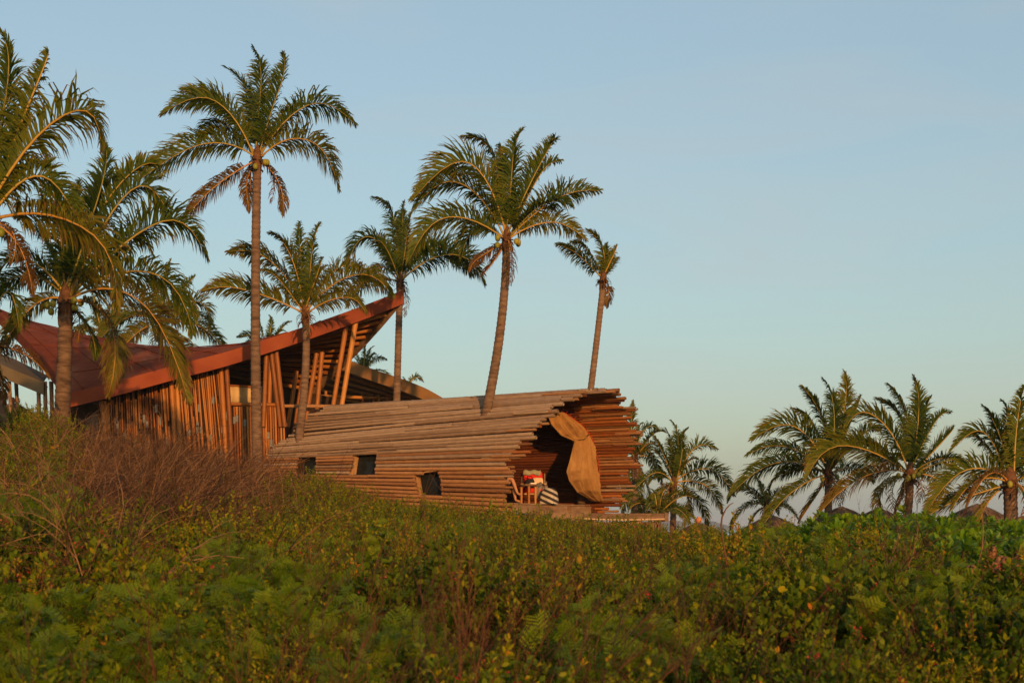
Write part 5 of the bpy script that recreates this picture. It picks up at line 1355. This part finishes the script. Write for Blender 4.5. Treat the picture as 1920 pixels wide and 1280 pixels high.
    # straggling stems in the middle of the foreground and before the slatted wall
    for k in range(70):
        u = rng.normal(820, 170); y = rng.uniform(6.2, 12); x = (u - 960) / F * y; put(L_t, x, y, 0.75, rng.uniform(0.8, 1.3), -0.12)
    for k in range(60):
        u = rng.uniform(0, 1920); y = rng.uniform(6, 20); x = (u - 960) / F * y; put(L_t, x, y, 0.75, rng.uniform(0.7, 1.2), -0.1)
    for k in range(200):
        u = rng.uniform(150, 490); y = rng.uniform(31, 37.5); x = (u - 960) / F * y; put(L_t, x, y, 0.9, rng.uniform(1.0, 1.7), -0.35 + abs(u - 320) / 500)
    for k in range(60):
        u = rng.uniform(380, 500); y = rng.uniform(34, 37.5); x = (u - 960) / F * y; put(L_d, x, y, 0.50, rng.uniform(0.9, 1.5), -0.1)
    for k in range(90):
        u = rng.uniform(-100, 135); y = rng.uniform(28, 34); x = (u - 960) / F * y; put(L_s, x, y, 0.74, rng.uniform(1.0, 1.5), -0.1)
    cover('shrub_cover', L_c, cro, 'oval yellow-green leaved low shrubs with red stems covering the foreground dune', 'shrubs')
    cover('small_leaf_cover', L_s, small, 'dense small leaved olive shrubs covering the dune up to the tube', 'shrubs')
    cover('feathery_cover', L_m, mim, 'bright green feathery leaved plants in patches among the shrubs', 'ground cover')
    cover('bare_stems', L_t, tw, 'thin bare reddish stems sticking up out of the shrubs', 'stems', 0.9, 0.18)
    cover('dry_thicket', L_d, dry, 'brown tangle of dry leafless twigs below the slatted wall', 'thicket')
    cover('rosette_hedge', L_h, scv, 'glossy bright green rosette leaved hedge on the dune at right', 'hedge')
build_cover()

# ------------------------------------------------------------------ single plants that stand out
random.seed(5)
def stalk():
    Y = 15.0
    pts = [at(u, v, Y) for u, v in [(1372, 1120), (1366, 1080), (1360, 1040), (1355, 1008), (1352, 985), (1354, 968), (1361, 954), (1368, 946), (1375, 942)]]
    b = MB(); b.tube(pts, [0.014, 0.013, 0.012, 0.011, 0.010, 0.009, 0.007, 0.006, 0.004], 6, 0, 0.55)
    tag(b.build('dry_stalk', M['straw']), 'single tall dry stalk with a hooked tip standing above the shrubs', 'stalk')
stalk()
def cactus(label, Y, pads):
    u0, v0 = pads[0][0], pads[0][1]; p0 = at(u0, v0 + pads[0][3], Y)
    e = empty('prickly_pear', Vector((p0.x, p0.y, gz(p0.x, p0.y)))); tag(e, label, 'cactus', 'prickly pears')
    for (u, v, w_, h_, rot) in pads:
        c = at(u, v, Y + random.uniform(-0.08, 0.08)); k = Y / F; a = R(rot)
        ax = (Vector((math.cos(a), random.uniform(-.3, .3), -math.sin(a))).normalized(), Vector((0, 1, 0)), Vector((math.sin(a), 0, math.cos(a))))
        b = MB(); rbox(b, c, w_ * k, 0.028, h_ * k, r=0.95, n=12, ax=ax)
        o = b.build('pad', M['cactus'], e)
        s = MB()
        for i in range(26):
            x, z = random.uniform(-.85, .85), random.uniform(-.85, .85)
            if x * x + z * z > 0.8: continue
            q = c + ax[0] * x * w_ * k + ax[2] * z * h_ * k - Vector((0, 1, 0)) * 0.028 * math.sqrt(1 - x * x - z * z)
            s.add([q + Vector((0.006, 0, 0)), q - Vector((0.003, 0, -0.005)), q - Vector((0.003, 0, 0.005)), q + Vector((random.uniform(-.01, .01), -0.025, 0.01))], [(0, 1, 3), (1, 2, 3), (2, 0, 3)])
        so_ = s.build('spines', M['spine']); so_.parent = o; so_.matrix_parent_inverse = Matrix.Identity(4)
cactus('brown prickly pear cactus with several stacked pads before the hedge at right', 12.4, [(1880, 1082, 15, 20, 10), (1860, 1034, 10, 13, -8), (1876, 1055, 11, 15, 12), (1889, 1054, 11, 13, 30), (1908, 1072, 9, 17, 20), (1866, 1066, 10, 13, -25)])
cactus('single large tan prickly pear pad in the dry twigs left of the stacked cactus', 12.0, [(1824, 1080, 16, 22, -15), (1812, 1096, 12, 15, 10)])

# ------------------------------------------------------------------ air
def haze():
    b = MB(); b.box((0, 2700, 15.0), Vector((5200, 0, 0)), Vector((0, 3500, 0)), Vector((0, 0, 17.0)))
    m, nt = newmat('sea_haze'); v = nt.nodes.new('ShaderNodeVolumePrincipled'); v.inputs['Color'].default_value = (0.92, 0.94, 1.0, 1)
    v.inputs['Density'].default_value = 0.00022; v.inputs['Anisotropy'].default_value = 0.2
    o = nt.nodes.new('ShaderNodeOutputMaterial'); nt.links.new(v.outputs[0], o.inputs['Volume'])
    tag(b.build('haze', m), 'thin evening sea haze over the whole place', 'haze', kind='stuff')
haze()
